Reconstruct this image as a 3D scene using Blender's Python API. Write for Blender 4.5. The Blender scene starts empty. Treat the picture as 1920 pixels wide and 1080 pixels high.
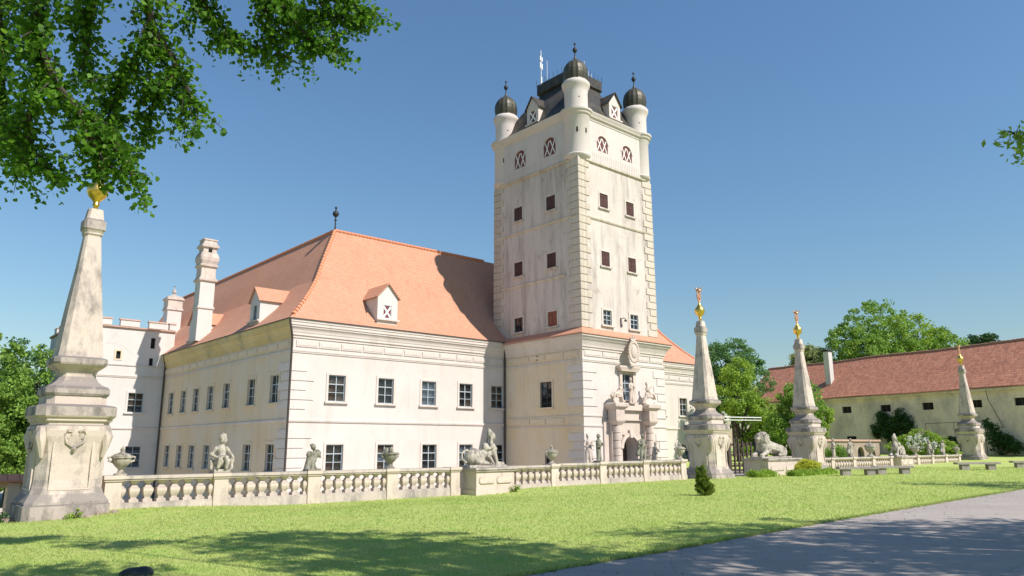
import bpy, bmesh, math, random
import numpy as np
from mathutils import Vector, Matrix, Euler

random.seed(7)
RNG = np.random.default_rng(11)
SC = bpy.context.scene
COL = SC.collection
R = math.radians

# ------------------------------------------------------------------ camera
PITCH, ROLL = 0.211677, 0.003899
_r = Vector((1, 0, 0)); _f = Vector((0, math.cos(PITCH), math.sin(PITCH))); _d = Vector((0, math.sin(PITCH), -math.cos(PITCH)))
_r2 = _r * math.cos(ROLL) + _d * math.sin(ROLL); _d2 = -_r * math.sin(ROLL) + _d * math.cos(ROLL)
camd = bpy.data.cameras.new('camera'); cam = bpy.data.objects.new('camera', camd); COL.objects.link(cam)
camd.sensor_width = 36; camd.lens = 36 * 1390.5 / 1920; camd.clip_end = 5000; camd.clip_start = 0.05
cam.matrix_world = Matrix(((_r2.x, -_d2.x, -_f.x, 0), (_r2.y, -_d2.y, -_f.y, 0), (_r2.z, -_d2.z, -_f.z, 1.7), (0, 0, 0, 1)))
SC.camera = cam

# ------------------------------------------------------------------ sun and sky
SUN_E = R(47.0)
SUN_H = Vector((0.839, -0.543))                    # horizontal direction towards the sun
world = bpy.data.worlds.new('World'); SC.world = world; world.use_nodes = True
wn = world.node_tree.nodes; wl = world.node_tree.links
sky = wn.new('ShaderNodeTexSky'); sky.sky_type = 'NISHITA'; sky.sun_disc = False
sky.sun_elevation = SUN_E; sky.sun_rotation = math.atan2(SUN_H.x, SUN_H.y)
sky.altitude = 400; sky.air_density = 1.85; sky.dust_density = 0.0; sky.ozone_density = 10.0
bg = wn['Background']; wl.new(sky.outputs[0], bg.inputs[0]); bg.inputs[1].default_value = 0.0635
sd = bpy.data.lights.new('sun', 'SUN'); sd.energy = 3.3; sd.angle = R(0.53); sd.color = (1.0, 0.93, 0.85)
sun = bpy.data.objects.new('sun', sd); COL.objects.link(sun)
sv = Vector((SUN_H.x * math.cos(SUN_E), SUN_H.y * math.cos(SUN_E), math.sin(SUN_E)))
sun.rotation_euler = sv.to_track_quat('Z', 'Y').to_euler(); sun.location = (30, -20, 60)
SC.view_settings.view_transform = 'Standard'; SC.view_settings.look = 'None'
SC.view_settings.gamma = 1.0; SC.view_settings.exposure = 0.94
SC.cycles.use_denoising = True
SC.cycles.max_bounces = 6; SC.cycles.transparent_max_bounces = 8

# ------------------------------------------------------------------ frame of the castle: u along the front, v away from it
O = Vector((-14.94, 50.0, 0.0)); YAW = 0.845875
U = Vector((math.sin(YAW), math.cos(YAW), 0)); V = Vector((-math.cos(YAW), math.sin(YAW), 0))
RZ = math.atan2(U.y, U.x)
def W(a, b, c=0.0): return O + U * a + V * b + Vector((0, 0, c))
def LOC(x, y):
    d = Vector((x, y, 0)) - O
    return d.dot(U), d.dot(V)

# ------------------------------------------------------------------ node helpers / materials
def newmat(name):
    m = bpy.data.materials.new(name); m.use_nodes = True
    nt = m.node_tree; return m, nt, nt.nodes['Principled BSDF']
def nd(nt, typ, **kw):
    n = nt.nodes.new(typ)
    for k, v in kw.items():
        if k in ('operation', 'blend_type', 'data_type', 'noise_dimensions', 'feature', 'vector_type', 'convert_from', 'convert_to'): setattr(n, k, v)
        else: n.inputs[k].default_value = v
    return n
def coords(nt, scale=(1, 1, 1), kind='Object'):
    tc = nt.nodes.new('ShaderNodeTexCoord'); mp = nt.nodes.new('ShaderNodeMapping')
    mp.inputs['Scale'].default_value = scale; nt.links.new(tc.outputs[kind], mp.inputs[0]); return mp.outputs[0]
def noise(nt, vec, scale, detail=4, rough=0.55):
    n = nd(nt, 'ShaderNodeTexNoise', Scale=scale, Detail=detail, Roughness=rough); nt.links.new(vec, n.inputs['Vector']); return n.outputs['Fac']
def ramp(nt, fac, stops):
    n = nt.nodes.new('ShaderNodeValToRGB'); nt.links.new(fac, n.inputs[0]); e = n.color_ramp.elements
    while len(e) < len(stops): e.new(0.5)
    for i, (p, c) in enumerate(stops):
        e[i].position = p; e[i].color = (c, c, c, 1) if not hasattr(c, '__len__') else (*c, 1)
    return n.outputs[0]
def mix(nt, fac, a, b, mode='MIX'):
    n = nt.nodes.new('ShaderNodeMix'); n.data_type = 'RGBA'; n.blend_type = mode
    for i, x in ((0, fac), (6, a), (7, b)):
        if hasattr(x, 'is_output') or isinstance(x, bpy.types.NodeSocket): nt.links.new(x, n.inputs[i])
        elif i == 0: n.inputs[0].default_value = x
        else: n.inputs[i].default_value = (*x, 1)
    return n.outputs[2]
def math_(nt, op, a, b=0.0):
    n = nt.nodes.new('ShaderNodeMath'); n.operation = op
    for i, x in ((0, a), (1, b)):
        if isinstance(x, bpy.types.NodeSocket): nt.links.new(x, n.inputs[i])
        else: n.inputs[i].default_value = x
    return n.outputs[0]
def bump(nt, h, bsdf, strength=0.3, dist=0.02):
    n = nd(nt, 'ShaderNodeBump', Strength=strength, Distance=dist); nt.links.new(h, n.inputs['Height']); nt.links.new(n.outputs[0], bsdf.inputs['Normal'])

def plaster(name, c1, c2, stain, stain_amt=0.5, patch=None, patch_amt=0.3, streak=(1.2, 1.2, 0.16), rough=0.92, lo=0.52):
    m, nt, b = newmat(name)
    p = coords(nt); ps = coords(nt, streak)
    big = noise(nt, p, 0.33, 5, 0.6)
    col = mix(nt, ramp(nt, big, [(0.35, 0.0), (0.68, 1.0)]), c1, c2)
    st = ramp(nt, noise(nt, ps, 0.9, 6, 0.68), [(lo, 0.0), (lo + 0.24, stain_amt)])
    col = mix(nt, st, col, stain)
    if patch:
        pa = ramp(nt, noise(nt, p, 0.75, 8, 0.72), [(0.60, 0.0), (0.645, patch_amt)])
        col = mix(nt, pa, col, patch)
    s2 = ramp(nt, noise(nt, coords(nt, (3.2, 3.2, 0.10)), 1.5, 7, 0.7), [(0.58, 0.0), (0.72, 0.45 * stain_amt)])
    col = mix(nt, s2, col, tuple(x * .62 for x in stain))
    vo = nt.nodes.new('ShaderNodeTexVoronoi'); vo.feature = 'DISTANCE_TO_EDGE'; vo.inputs['Scale'].default_value = 0.38
    nt.links.new(mix(nt, 0.3, p, noise(nt, p, 1.4, 6, 0.7)), vo.inputs['Vector'])
    col = mix(nt, math_(nt, 'MULTIPLY', ramp(nt, vo.outputs['Distance'], [(0.0, 0.5), (0.008, 0.0)]), ramp(nt, noise(nt, p, 0.5, 2), [(0.5, 0.0), (0.6, 1.0)])), col, stain)
    fine = noise(nt, p, 9.0, 6, 0.7)
    col = mix(nt, 0.25, col, ramp(nt, fine, [(0.3, 0.62), (0.7, 1.0)]), 'MULTIPLY')
    oi = nt.nodes.new('ShaderNodeObjectInfo')
    col = mix(nt, 0.10, col, ramp(nt, oi.outputs['Random'], [(0.0, 0.55), (1.0, 1.0)]), 'MULTIPLY')
    nt.links.new(col, b.inputs['Base Color']); b.inputs['Roughness'].default_value = rough
    b.inputs['Specular IOR Level'].default_value = 0.15
    bump(nt, math_(nt, 'ADD', noise(nt, p, 2.2, 6, 0.7), math_(nt, 'MULTIPLY', fine, 0.4)), b, 0.35, 0.03)
    return m

def stone(name, c1, c2, dirt, dirt_amt=0.75, top=0.8, lo=0.52, ns=2.6):
    """weathered limestone: dark lichen in patches, more of it on ledges that catch the rain"""
    m, nt, b = newmat(name)
    p = coords(nt)
    col = mix(nt, ramp(nt, noise(nt, p, 0.9, 5, 0.6), [(0.3, 0.0), (0.7, 1.0)]), c1, c2)
    n1 = noise(nt, coords(nt, (1, 1, 0.45)), ns, 8, 0.72)
    geo = nt.nodes.new('ShaderNodeNewGeometry'); sx = nt.nodes.new('ShaderNodeSeparateXYZ'); nt.links.new(geo.outputs['Normal'], sx.inputs[0])
    up = math_(nt, 'MULTIPLY', math_(nt, 'MAXIMUM', sx.outputs[2], 0.0), top * 0.45)
    f = ramp(nt, math_(nt, 'ADD', n1, up), [(lo, 0.0), (lo + 0.18, dirt_amt)])
    col = mix(nt, f, col, dirt)
    fine = noise(nt, p, 22.0, 6, 0.7)
    col = mix(nt, 0.35, col, ramp(nt, fine, [(0.3, 0.55), (0.7, 1.0)]), 'MULTIPLY')
    oi = nt.nodes.new('ShaderNodeObjectInfo')
    col = mix(nt, 0.16, col, ramp(nt, oi.outputs['Random'], [(0.0, 0.5), (1.0, 1.0)]), 'MULTIPLY')
    nt.links.new(col, b.inputs['Base Color']); b.inputs['Roughness'].default_value = 0.93; b.inputs['Specular IOR Level'].default_value = 0.15
    bump(nt, math_(nt, 'ADD', n1, math_(nt, 'MULTIPLY', fine, 0.5)), b, 0.5, 0.025)
    return m

def tiles(name, axis, c1, c2, c3, mort, w=0.19, h=0.16, spread=0.5, old=0.0):
    """flat roof tiles: courses at equal heights, joints along the eave axis (0 = x, 1 = y)"""
    m, nt, b = newmat(name)
    tc = nt.nodes.new('ShaderNodeTexCoord'); s = nt.nodes.new('ShaderNodeSeparateXYZ'); nt.links.new(tc.outputs['Object'], s.inputs[0])
    c = nt.nodes.new('ShaderNodeCombineXYZ'); nt.links.new(s.outputs[axis], c.inputs[0]); nt.links.new(s.outputs[2], c.inputs[1])
    br = nt.nodes.new('ShaderNodeTexBrick'); nt.links.new(c.outputs[0], br.inputs['Vector'])
    for k, v in (('Scale', 1.0), ('Mortar Size', 0.012), ('Mortar Smooth', 0.3), ('Bias', 0.0), ('Brick Width', w), ('Row Height', h)): br.inputs[k].default_value = v
    br.inputs['Color1'].default_value = (*c1, 1); br.inputs['Color2'].default_value = (*c2, 1); br.inputs['Mortar'].default_value = (*mort, 1)
    p = coords(nt)
    col = mix(nt, ramp(nt, noise(nt, p, 0.35, 6, 0.65), [(0.35, 0.0), (0.7, spread)]), br.outputs['Color'], c3)
    col = mix(nt, ramp(nt, noise(nt, coords(nt, (1, 1, .35)), 1.3, 7, 0.75), [(0.54, 0.0), (0.7, 0.4)]), col, tuple(x * .72 for x in c3))
    if old: col = mix(nt, ramp(nt, noise(nt, p, 3.0, 8, 0.75), [(0.5, 0.0), (0.66, old)]), col, (0.10, 0.085, 0.075))
    if old: col = mix(nt, ramp(nt, noise(nt, p, 1.6, 8, 0.75), [(0.56, 0.0), (0.7, old * .8)]), col, (0.60, 0.34, 0.21))
    fr = math_(nt, 'FRACT', math_(nt, 'MULTIPLY', s.outputs[2], 1.0 / h))
    nt.links.new(col, b.inputs['Base Color']); b.inputs['Roughness'].default_value = 0.75; b.inputs['Specular IOR Level'].default_value = 0.25
    hh = math_(nt, 'SUBTRACT', math_(nt, 'SUBTRACT', 1.0, fr), br.outputs['Fac'])
    bump(nt, hh, b, 0.6, 0.03)
    return m

def plain(name, c, rough=0.5, metal=0.0, var=0.25, scale=6.0, bmp=0.1, spec=0.3):
    m, nt, b = newmat(name); p = coords(nt); n = noise(nt, p, scale, 6, 0.65)
    col = mix(nt, ramp(nt, n, [(0.3, 0.0), (0.7, 1.0)]), tuple(x * (1 - var) for x in c), tuple(min(1, x * (1 + var * .6)) for x in c))
    nt.links.new(col, b.inputs['Base Color']); b.inputs['Roughness'].default_value = rough; b.inputs['Metallic'].default_value = metal
    b.inputs['Specular IOR Level'].default_value = spec
    if bmp: bump(nt, n, b, bmp, 0.02)
    return m

def leafmat(name, dark, light, trans=0.35, tcol=None, rough=0.55):
    m = bpy.data.materials.new(name); m.use_nodes = True; nt = m.node_tree; b = nt.nodes['Principled BSDF']
    geo = nt.nodes.new('ShaderNodeNewGeometry')
    col = ramp(nt, geo.outputs['Random Per Island'], [(0.0, dark), (0.65, tuple((a + c) / 2 for a, c in zip(dark, light))), (1.0, light)])
    col = mix(nt, 0.35, col, ramp(nt, noise(nt, coords(nt), 0.55, 3), [(0.3, 0.45), (0.7, 1.0)]), 'MULTIPLY')
    nt.links.new(col, b.inputs['Base Color']); b.inputs['Roughness'].default_value = rough; b.inputs['Specular IOR Level'].default_value = 0.3
    t = nt.nodes.new('ShaderNodeBsdfTranslucent')
    nt.links.new(mix(nt, 1.0, col, tcol or (1.0, 1.0, 0.45), 'MULTIPLY') if tcol else col, t.inputs[0])
    ms = nt.nodes.new('ShaderNodeMixShader'); ms.inputs[0].default_value = trans
    nt.links.new(b.outputs[0], ms.inputs[1]); nt.links.new(t.outputs[0], ms.inputs[2]); nt.links.new(ms.outputs[0], nt.nodes['Material Output'].inputs[0])
    return m

M = {}
M['front'] = plaster('cream_plaster', (0.70, 0.635, 0.59), (0.65, 0.585, 0.53), (0.50, 0.445, 0.385), 0.5, (0.52, 0.475, 0.435), 0.4)
M['trim'] = plaster('pale_plaster_trim', (0.69, 0.615, 0.56), (0.63, 0.555, 0.495), (0.42, 0.36, 0.30), 0.5, (0.45, 0.42, 0.36), 0.35)
M['side'] = plaster('weathered_yellow_plaster', (0.74, 0.64, 0.52), (0.74, 0.58, 0.37), (0.50, 0.45, 0.39), 0.55, (0.56, 0.40, 0.23), 0.3)
M['cornice'] = plaster('weathered_cornice_plaster', (0.72, 0.58, 0.31), (0.62, 0.48, 0.22), (0.27, 0.25, 0.19), 0.8, (0.30, 0.30, 0.28), 0.5, (0.6, 0.6, 0.5))
M['tower'] = plaster('grey_tower_plaster', (0.68, 0.605, 0.555), (0.61, 0.535, 0.48), (0.34, 0.295, 0.265), 0.9, (0.42, 0.33, 0.27), 0.6, lo=0.48)
M['towertop'] = plaster('whitewashed_tower_top', (0.70, 0.62, 0.585), (0.63, 0.56, 0.525), (0.48, 0.42, 0.38), 0.45)
M['white'] = plaster('white_limewash', (0.68, 0.645, 0.61), (0.64, 0.60, 0.56), (0.48, 0.45, 0.40), 0.4)
M['quoin'] = plaster('worn_quoin_plaster', (0.65, 0.58, 0.495), (0.58, 0.50, 0.41), (0.34, 0.26, 0.20), 0.75, (0.48, 0.30, 0.20), 0.55, lo=0.47)
M['stone'] = stone('weathered_limestone', (0.71, 0.595, 0.515), (0.64, 0.535, 0.46), (0.28, 0.245, 0.225), 0.6)
M['obelisk'] = stone('obelisk_limestone', (0.71, 0.60, 0.52), (0.65, 0.54, 0.465), (0.25, 0.22, 0.205), 0.85, 1.1, 0.535, 1.9)
M['obelisk_band'] = stone('blackened_obelisk_ledge', (0.56, 0.475, 0.425), (0.45, 0.385, 0.35), (0.19, 0.17, 0.16), 0.9, 0.7, 0.44, 2.2)
M['stone_band'] = stone('greyed_limestone_course', (0.63, 0.54, 0.48), (0.54, 0.46, 0.415), (0.26, 0.235, 0.22), 0.85, 0.8, 0.48, 2.0)
M['statue'] = stone('lichened_statue_stone', (0.60, 0.54, 0.46), (0.46, 0.41, 0.36), (0.13, 0.12, 0.095), 0.85, 0.3, 0.49, 7.0)
M['dkstatue'] = stone('dark_lichened_stone', (0.36, 0.34, 0.29), (0.28, 0.26, 0.21), (0.10, 0.095, 0.075), 0.8, 0.3, 0.48, 7.0)
M['portal'] = stone('portal_limestone', (0.70, 0.59, 0.51), (0.64, 0.535, 0.455), (0.38, 0.32, 0.27), 0.5, 0.7)
M['tile_x'] = tiles('orange_roof_tiles', 0, (0.56, 0.275, 0.175), (0.61, 0.325, 0.21), (0.52, 0.24, 0.15), (0.46, 0.21, 0.13))
M['tile_y'] = tiles('orange_roof_tiles_side', 1, (0.56, 0.275, 0.175), (0.61, 0.325, 0.21), (0.52, 0.24, 0.15), (0.46, 0.21, 0.13))
M['old_x'] = tiles('old_mottled_roof_tiles', 0, (0.42, 0.165, 0.10), (0.60, 0.275, 0.17), (0.38, 0.17, 0.11), (0.24, 0.11, 0.08), 0.26, 0.24, 0.6, 0.5)
M['ridge'] = plain('ridge_tile_clay', (0.66, 0.27, 0.15), 0.75, var=0.15)
M['oldridge'] = plain('old_ridge_tile_clay', (0.36, 0.19, 0.13), 0.8, var=0.3)
M['merlon_tile'] = plain('merlon_tile_clay', (0.50, 0.33, 0.255), 0.8, var=0.3)
M['frame'] = plain('grey_blue_window_paint', (0.42, 0.47, 0.50), 0.5, var=0.15)
M['glass'] = None
M['shutter'] = plain('oxblood_shutter_paint', (0.085, 0.038, 0.033), 0.65, var=0.3, scale=3)
M['oshutter'] = plain('red_brown_shutter_paint', (0.24, 0.085, 0.055), 0.65, var=0.3, scale=3)
M['redpaint'] = plain('dark_red_board_paint', (0.17, 0.055, 0.05), 0.6, var=0.35)
M['whitepaint'] = plain('white_board_paint', (0.80, 0.79, 0.77), 0.6, var=0.08)
M['copper'] = plain('dark_patinated_copper', (0.075, 0.068, 0.045), 0.5, 0.25, 0.5, 4.0, 0.15, 0.4)
M['black'] = plain('black_sheet_metal', (0.055, 0.048, 0.038), 0.55, 0.0, 0.6, 1.6, 0.15, 0.35)
M['gold'] = plain('gilded_metal', (0.86, 0.56, 0.13), 0.30, 1.0, 0.2, 14, 0.3)
M['coppergold'] = plain('reddish_gilded_ornament', (0.70, 0.40, 0.26), 0.45, 0.6, 0.25, 10, 0.3)
M['pipe'] = plain('brown_downpipe_metal', (0.085, 0.068, 0.058), 0.5, 0.3, 0.2)
M['iron'] = plain('dark_iron', (0.05, 0.05, 0.052), 0.6, 0.4, 0.3)
M['wood'] = plain('dark_weathered_wood', (0.085, 0.065, 0.052), 0.85, 0, 0.4, 5, 0.3)
M['dark'] = plain('dark_interior', (0.02, 0.018, 0.017), 0.9, 0, 0.2, bmp=0)
M['bark'] = plain('linden_bark', (0.075, 0.06, 0.048), 0.95, 0, 0.4, 5, 0.5)
M['bench'] = stone('bench_granite', (0.40, 0.36, 0.33), (0.33, 0.29, 0.27), (0.15, 0.13, 0.12), 0.6, 0.2)
M['stable'] = plaster('stained_stable_plaster', (0.84, 0.72, 0.58), (0.78, 0.65, 0.50), (0.42, 0.37, 0.32), 0.9, (0.42, 0.37, 0.32), 0.85, (0.5, 0.5, 0.3), lo=0.45)
M['rubble'] = stone('rubble_stone', (0.42, 0.36, 0.29), (0.34, 0.24, 0.19), (0.17, 0.15, 0.13), 0.6, 0.3)
M['leaf_lin'] = leafmat('linden_leaves', (0.055, 0.165, 0.012), (0.19, 0.39, 0.03), 0.55)
M['leaf_mid'] = leafmat('broad_leaves', (0.17, 0.32, 0.05), (0.36, 0.54, 0.10), 0.42)
M['leaf_blue'] = leafmat('blue_green_leaves', (0.10, 0.23, 0.075), (0.24, 0.41, 0.13), 0.4)
M['leaf_lime'] = leafmat('lime_leaves', (0.25, 0.40, 0.045), (0.46, 0.62, 0.10), 0.45)
M['leaf_dark'] = leafmat('ivy_leaves', (0.025, 0.075, 0.018), (0.07, 0.16, 0.035), 0.2)
M['leaf_pale'] = leafmat('pale_yellow_green_leaves', (0.28, 0.34, 0.13), (0.44, 0.50, 0.19), 0.4)
M['leaf_gold'] = leafmat('golden_shrub_leaves', (0.52, 0.58, 0.06), (0.80, 0.80, 0.12), 0.45)
M['leaf_yew'] = leafmat('yew_needles', (0.08, 0.16, 0.02), (0.34, 0.42, 0.05), 0.35)
M['petal'] = leafmat('white_petals', (0.7, 0.7, 0.66), (0.85, 0.85, 0.82), 0.3)

def mk_glass(c=(0.016, 0.018, 0.02), nm='window_glass'):
    m, nt, b = newmat(nm); p = coords(nt); nt.links.new(mix(nt, ramp(nt, noise(nt, p, 2.2, 3), [(0.42, 0.0), (0.6, 1.0)]), tuple(x * .5 for x in c), tuple(x * 1.5 for x in c)), b.inputs['Base Color']); b.inputs['Roughness'].default_value = 0.03
    b.inputs['Specular IOR Level'].default_value = 0.55
    bump(nt, noise(nt, coords(nt), 1.6, 2), b, 0.05, 0.05); return m
M['glass'] = mk_glass(); M['glass_b'] = mk_glass((0.05, 0.04, 0.033), 'window_glass_brown'); M['glass_c'] = mk_glass((0.06, 0.075, 0.095), 'window_glass_curtain_sky')  # blue-grey panes carry curtains and reflected sky in their base colour
def mk_asphalt():
    m, nt, b = newmat('worn_asphalt'); p = coords(nt)
    col = mix(nt, ramp(nt, noise(nt, p, 0.25, 6, 0.65), [(0.3, 0.0), (0.7, 1.0)]), (0.33, 0.282, 0.245), (0.41, 0.355, 0.31))
    col = mix(nt, ramp(nt, noise(nt, p, 40, 4, 0.8), [(0.42, 0.0), (0.62, 0.6)]), col, (0.22, 0.205, 0.195))
    col = mix(nt, ramp(nt, noise(nt, p, 70, 3, 0.8), [(0.56, 0.0), (0.66, 0.6)]), col, (0.58, 0.54, 0.5))
    col = mix(nt, ramp(nt, noise(nt, coords(nt, (0.25, 1.3, 1)), 1.1, 6, 0.7), [(0.52, 0.0), (0.62, 0.35)]), col, (0.26, 0.23, 0.21))
    vo = nt.nodes.new('ShaderNodeTexVoronoi'); vo.feature = 'DISTANCE_TO_EDGE'; vo.inputs['Scale'].default_value = 0.42
    wv = mix(nt, 0.18, p, noise(nt, p, 2.5, 5)); nt.links.new(wv, vo.inputs['Vector'])
    col = mix(nt, ramp(nt, vo.outputs['Distance'], [(0.0, 0.4), (0.006, 0.0)]), col, (0.12, 0.11, 0.10))
    nt.links.new(col, b.inputs['Base Color']); b.inputs['Roughness'].default_value = 0.9
    bump(nt, noise(nt, p, 60, 4, 0.8), b, 0.5, 0.01); return m
M['asphalt'] = mk_asphalt()
def mk_lawn():
    m, nt, b = newmat('lawn_turf'); p = coords(nt)
    col = mix(nt, ramp(nt, noise(nt, p, 0.22, 6, 0.65), [(0.35, 0.0), (0.65, 1.0)]), (0.37, 0.45, 0.125), (0.43, 0.49, 0.16))
    col = mix(nt, ramp(nt, noise(nt, p, 1.4, 8, 0.75), [(0.52, 0.0), (0.68, 0.65)]), col, (0.47, 0.48, 0.20))
    col = mix(nt, ramp(nt, noise(nt, p, 7.0, 8, 0.8), [(0.45, 0.0), (0.65, 0.6)]), col, (0.29, 0.41, 0.08))
    nt.links.new(col, b.inputs['Base Color']); b.inputs['Roughness'].default_value = 0.95; b.inputs['Specular IOR Level'].default_value = 0.1
    bump(nt, noise(nt, p, 14, 6, 0.8), b, 0.6, 0.04); return m
M['lawn'] = mk_lawn()
M['bounce_pale'] = plain('pale_bounce_floor', (0.56, 0.51, 0.43), 0.95, 0, 0.2, 20, 0.4, 0.1)  # pale tone picked to bounce light up from the unseen moat floor
def mk_grass():
    m = leafmat('mown_grass_blades', (0.42, 0.52, 0.135), (0.53, 0.60, 0.20), 0.45); nt = m.node_tree; b = nt.nodes['Principled BSDF']; p = coords(nt)
    src = b.inputs['Base Color'].links[0].from_socket
    c = mix(nt, ramp(nt, noise(nt, p, 0.6, 7, 0.7), [(0.5, 0.0), (0.66, 0.75)]), src, (0.62, 0.60, 0.25))
    c = mix(nt, ramp(nt, noise(nt, coords(nt, (1.1, 1.0, 1.0)), 1.3, 7, 0.7), [(0.52, 0.0), (0.64, 0.7)]), c, (0.28, 0.50, 0.08))
    for l in list(nt.links):
        if l.from_socket == src and l.to_node != c.node and l.to_node.type in ('BSDF_PRINCIPLED', 'BSDF_TRANSLUCENT'): nt.links.new(c, l.to_socket)
    return m
M['grass'] = mk_grass()
M['soil'] = plain('verge_soil', (0.25, 0.20, 0.14), 0.95, 0, 0.4, 9, 0.5, 0.1)
M['meadow'] = plain('rough_meadow', (0.10, 0.15, 0.04), 0.95, 0, 0.4, 0.5, 0.2, 0.1)

# ------------------------------------------------------------------ mesh helpers
class MB:
    def __init__(s): s.v = []; s.f = []; s.m = []; s.mi = 0
    def add(s, vs, fs):
        o = len(s.v); s.v += [tuple(p) for p in vs]; s.f += [tuple(i + o for i in f) for f in fs]; s.m += [s.mi] * len(fs); return s
    def box(s, x0, x1, y0, y1, z0, z1):
        return s.add([(x0, y0, z0), (x1, y0, z0), (x1, y1, z0), (x0, y1, z0), (x0, y0, z1), (x1, y0, z1), (x1, y1, z1), (x0, y1, z1)],
                     [(3, 2, 1, 0), (4, 5, 6, 7), (0, 1, 5, 4), (1, 2, 6, 5), (2, 3, 7, 6), (3, 0, 4, 7)])
    def loft(s, rings, cap=True):
        n = len(rings[0]); vs = [p for r in rings for p in r]; fs = []
        for i in range(len(rings) - 1):
            for j in range(n): fs.append((i * n + j, i * n + (j + 1) % n, (i + 1) * n + (j + 1) % n, (i + 1) * n + j))
        if cap: fs += [tuple(range(n - 1, -1, -1)), tuple(range((len(rings) - 1) * n, len(rings) * n))]
        return s.add(vs, fs)
    def lathe(s, prof, cx=0, cy=0, n=16, cap=True, a0=0.0):
        return s.loft([[(cx + r * math.cos(a0 + 2 * math.pi * k / n), cy + r * math.sin(a0 + 2 * math.pi * k / n), z) for k in range(n)] for r, z in prof], cap)
    def sqloft(s, prof, cx=0, cy=0, ratio=1.0):
        """prof rows: half width, z, chamfer"""
        rings = []
        for h, z, c in prof:
            hy = h * ratio
            rings.append([(cx + x, cy + y, z) for x, y in ((-h + c, -hy), (h - c, -hy), (h, -hy + c), (h, hy - c), (h - c, hy), (-h + c, hy), (-h, hy - c), (-h, -hy + c))])
        return s.loft(rings)
    def tube(s, pts, r, n=8):
        pts = [Vector(p) for p in pts]; rings = []
        rs = r if hasattr(r, '__len__') else [r] * len(pts)
        for i, p in enumerate(pts):
            t = (pts[min(i + 1, len(pts) - 1)] - pts[max(i - 1, 0)]).normalized()
            a = t.cross(Vector((0.31, 0.2, 0.93)));
            if a.length < 1e-3: a = t.cross(Vector((1, 0, 0)))
            a.normalize(); b = t.cross(a)
            rings.append([tuple(p + (a * math.cos(2 * math.pi * k / n) + b * math.sin(2 * math.pi * k / n)) * rs[i]) for k in range(n)])
        return s.loft(rings)
    def prism(s, poly, fn0, fn1):
        n = len(poly); vs = [fn0(*p) for p in poly] + [fn1(*p) for p in poly]
        return s.add(vs, [tuple(range(n)), tuple(range(2 * n - 1, n - 1, -1))] + [(i, (i + 1) % n + 0, n + (i + 1) % n, n + i) for i in range(n)])
    def sweep(s, path, prof):
        """path: 2-D points with the outer side on the right hand; prof: (offset outwards, z)"""
        n = len(path); P = [Vector(p) for p in path]; rings = []
        nr = []
        for i in range(n - 1):
            t = (P[i + 1] - P[i]).normalized(); nr.append(Vector((t.y, -t.x)))
        for i in range(n):
            if i == 0: m = nr[0]
            elif i == n - 1: m = nr[-1]
            else:
                m = nr[i - 1] + nr[i]; m = m / (m.dot(nr[i]))
            rings.append([(P[i].x + m.x * d, P[i].y + m.y * d, z) for d, z in prof])
        return s.loft(rings)
    def mesh(s, name, mats, smooth=False):
        me = bpy.data.meshes.new(name); me.from_pydata(s.v, [], s.f)
        for m in (mats if isinstance(mats, (list, tuple)) else [mats]): me.materials.append(M[m] if isinstance(m, str) else m)
        if any(s.m): me.polygons.foreach_set('material_index', s.m)
        bm = bmesh.new(); bm.from_mesh(me); bmesh.ops.recalc_face_normals(bm, faces=bm.faces); bm.to_mesh(me); bm.free()
        if smooth:
            me.polygons.foreach_set('use_smooth', [True] * len(me.polygons))
            try: me.set_sharp_from_angle(angle=R(42))
            except Exception: pass
        me.update(); return me
    def obj(s, name, mats, parent=None, loc=(0, 0, 0), rz=0.0, smooth=False): return link(name, s.mesh(name, mats, smooth), parent, loc, rz)
def link(name, me, parent=None, loc=(0, 0, 0), rz=0.0, scale=None):
    o = bpy.data.objects.new(name, me); COL.objects.link(o); o.location = loc; o.rotation_euler = (0, 0, rz)
    if scale: o.scale = scale
    if parent: o.parent = parent
    return o
def tag(o, label, cat, group=None, kind=None):
    if label: o['label'] = label
    if cat: o['category'] = cat
    if group: o['group'] = group
    if kind: o['kind'] = kind
    return o
def thing(name, label, cat, loc, rz=RZ, group=None):
    o = bpy.data.objects.new(name, None); COL.objects.link(o); o.location = loc; o.rotation_euler = (0, 0, rz); o.empty_display_size = 0.3
    return tag(o, label, cat, group)
def copy_tree(o, parent=None):
    c = o.copy(); COL.objects.link(c); c.parent = parent
    for ch in list(o.children): copy_tree(ch, c)
    return c

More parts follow.
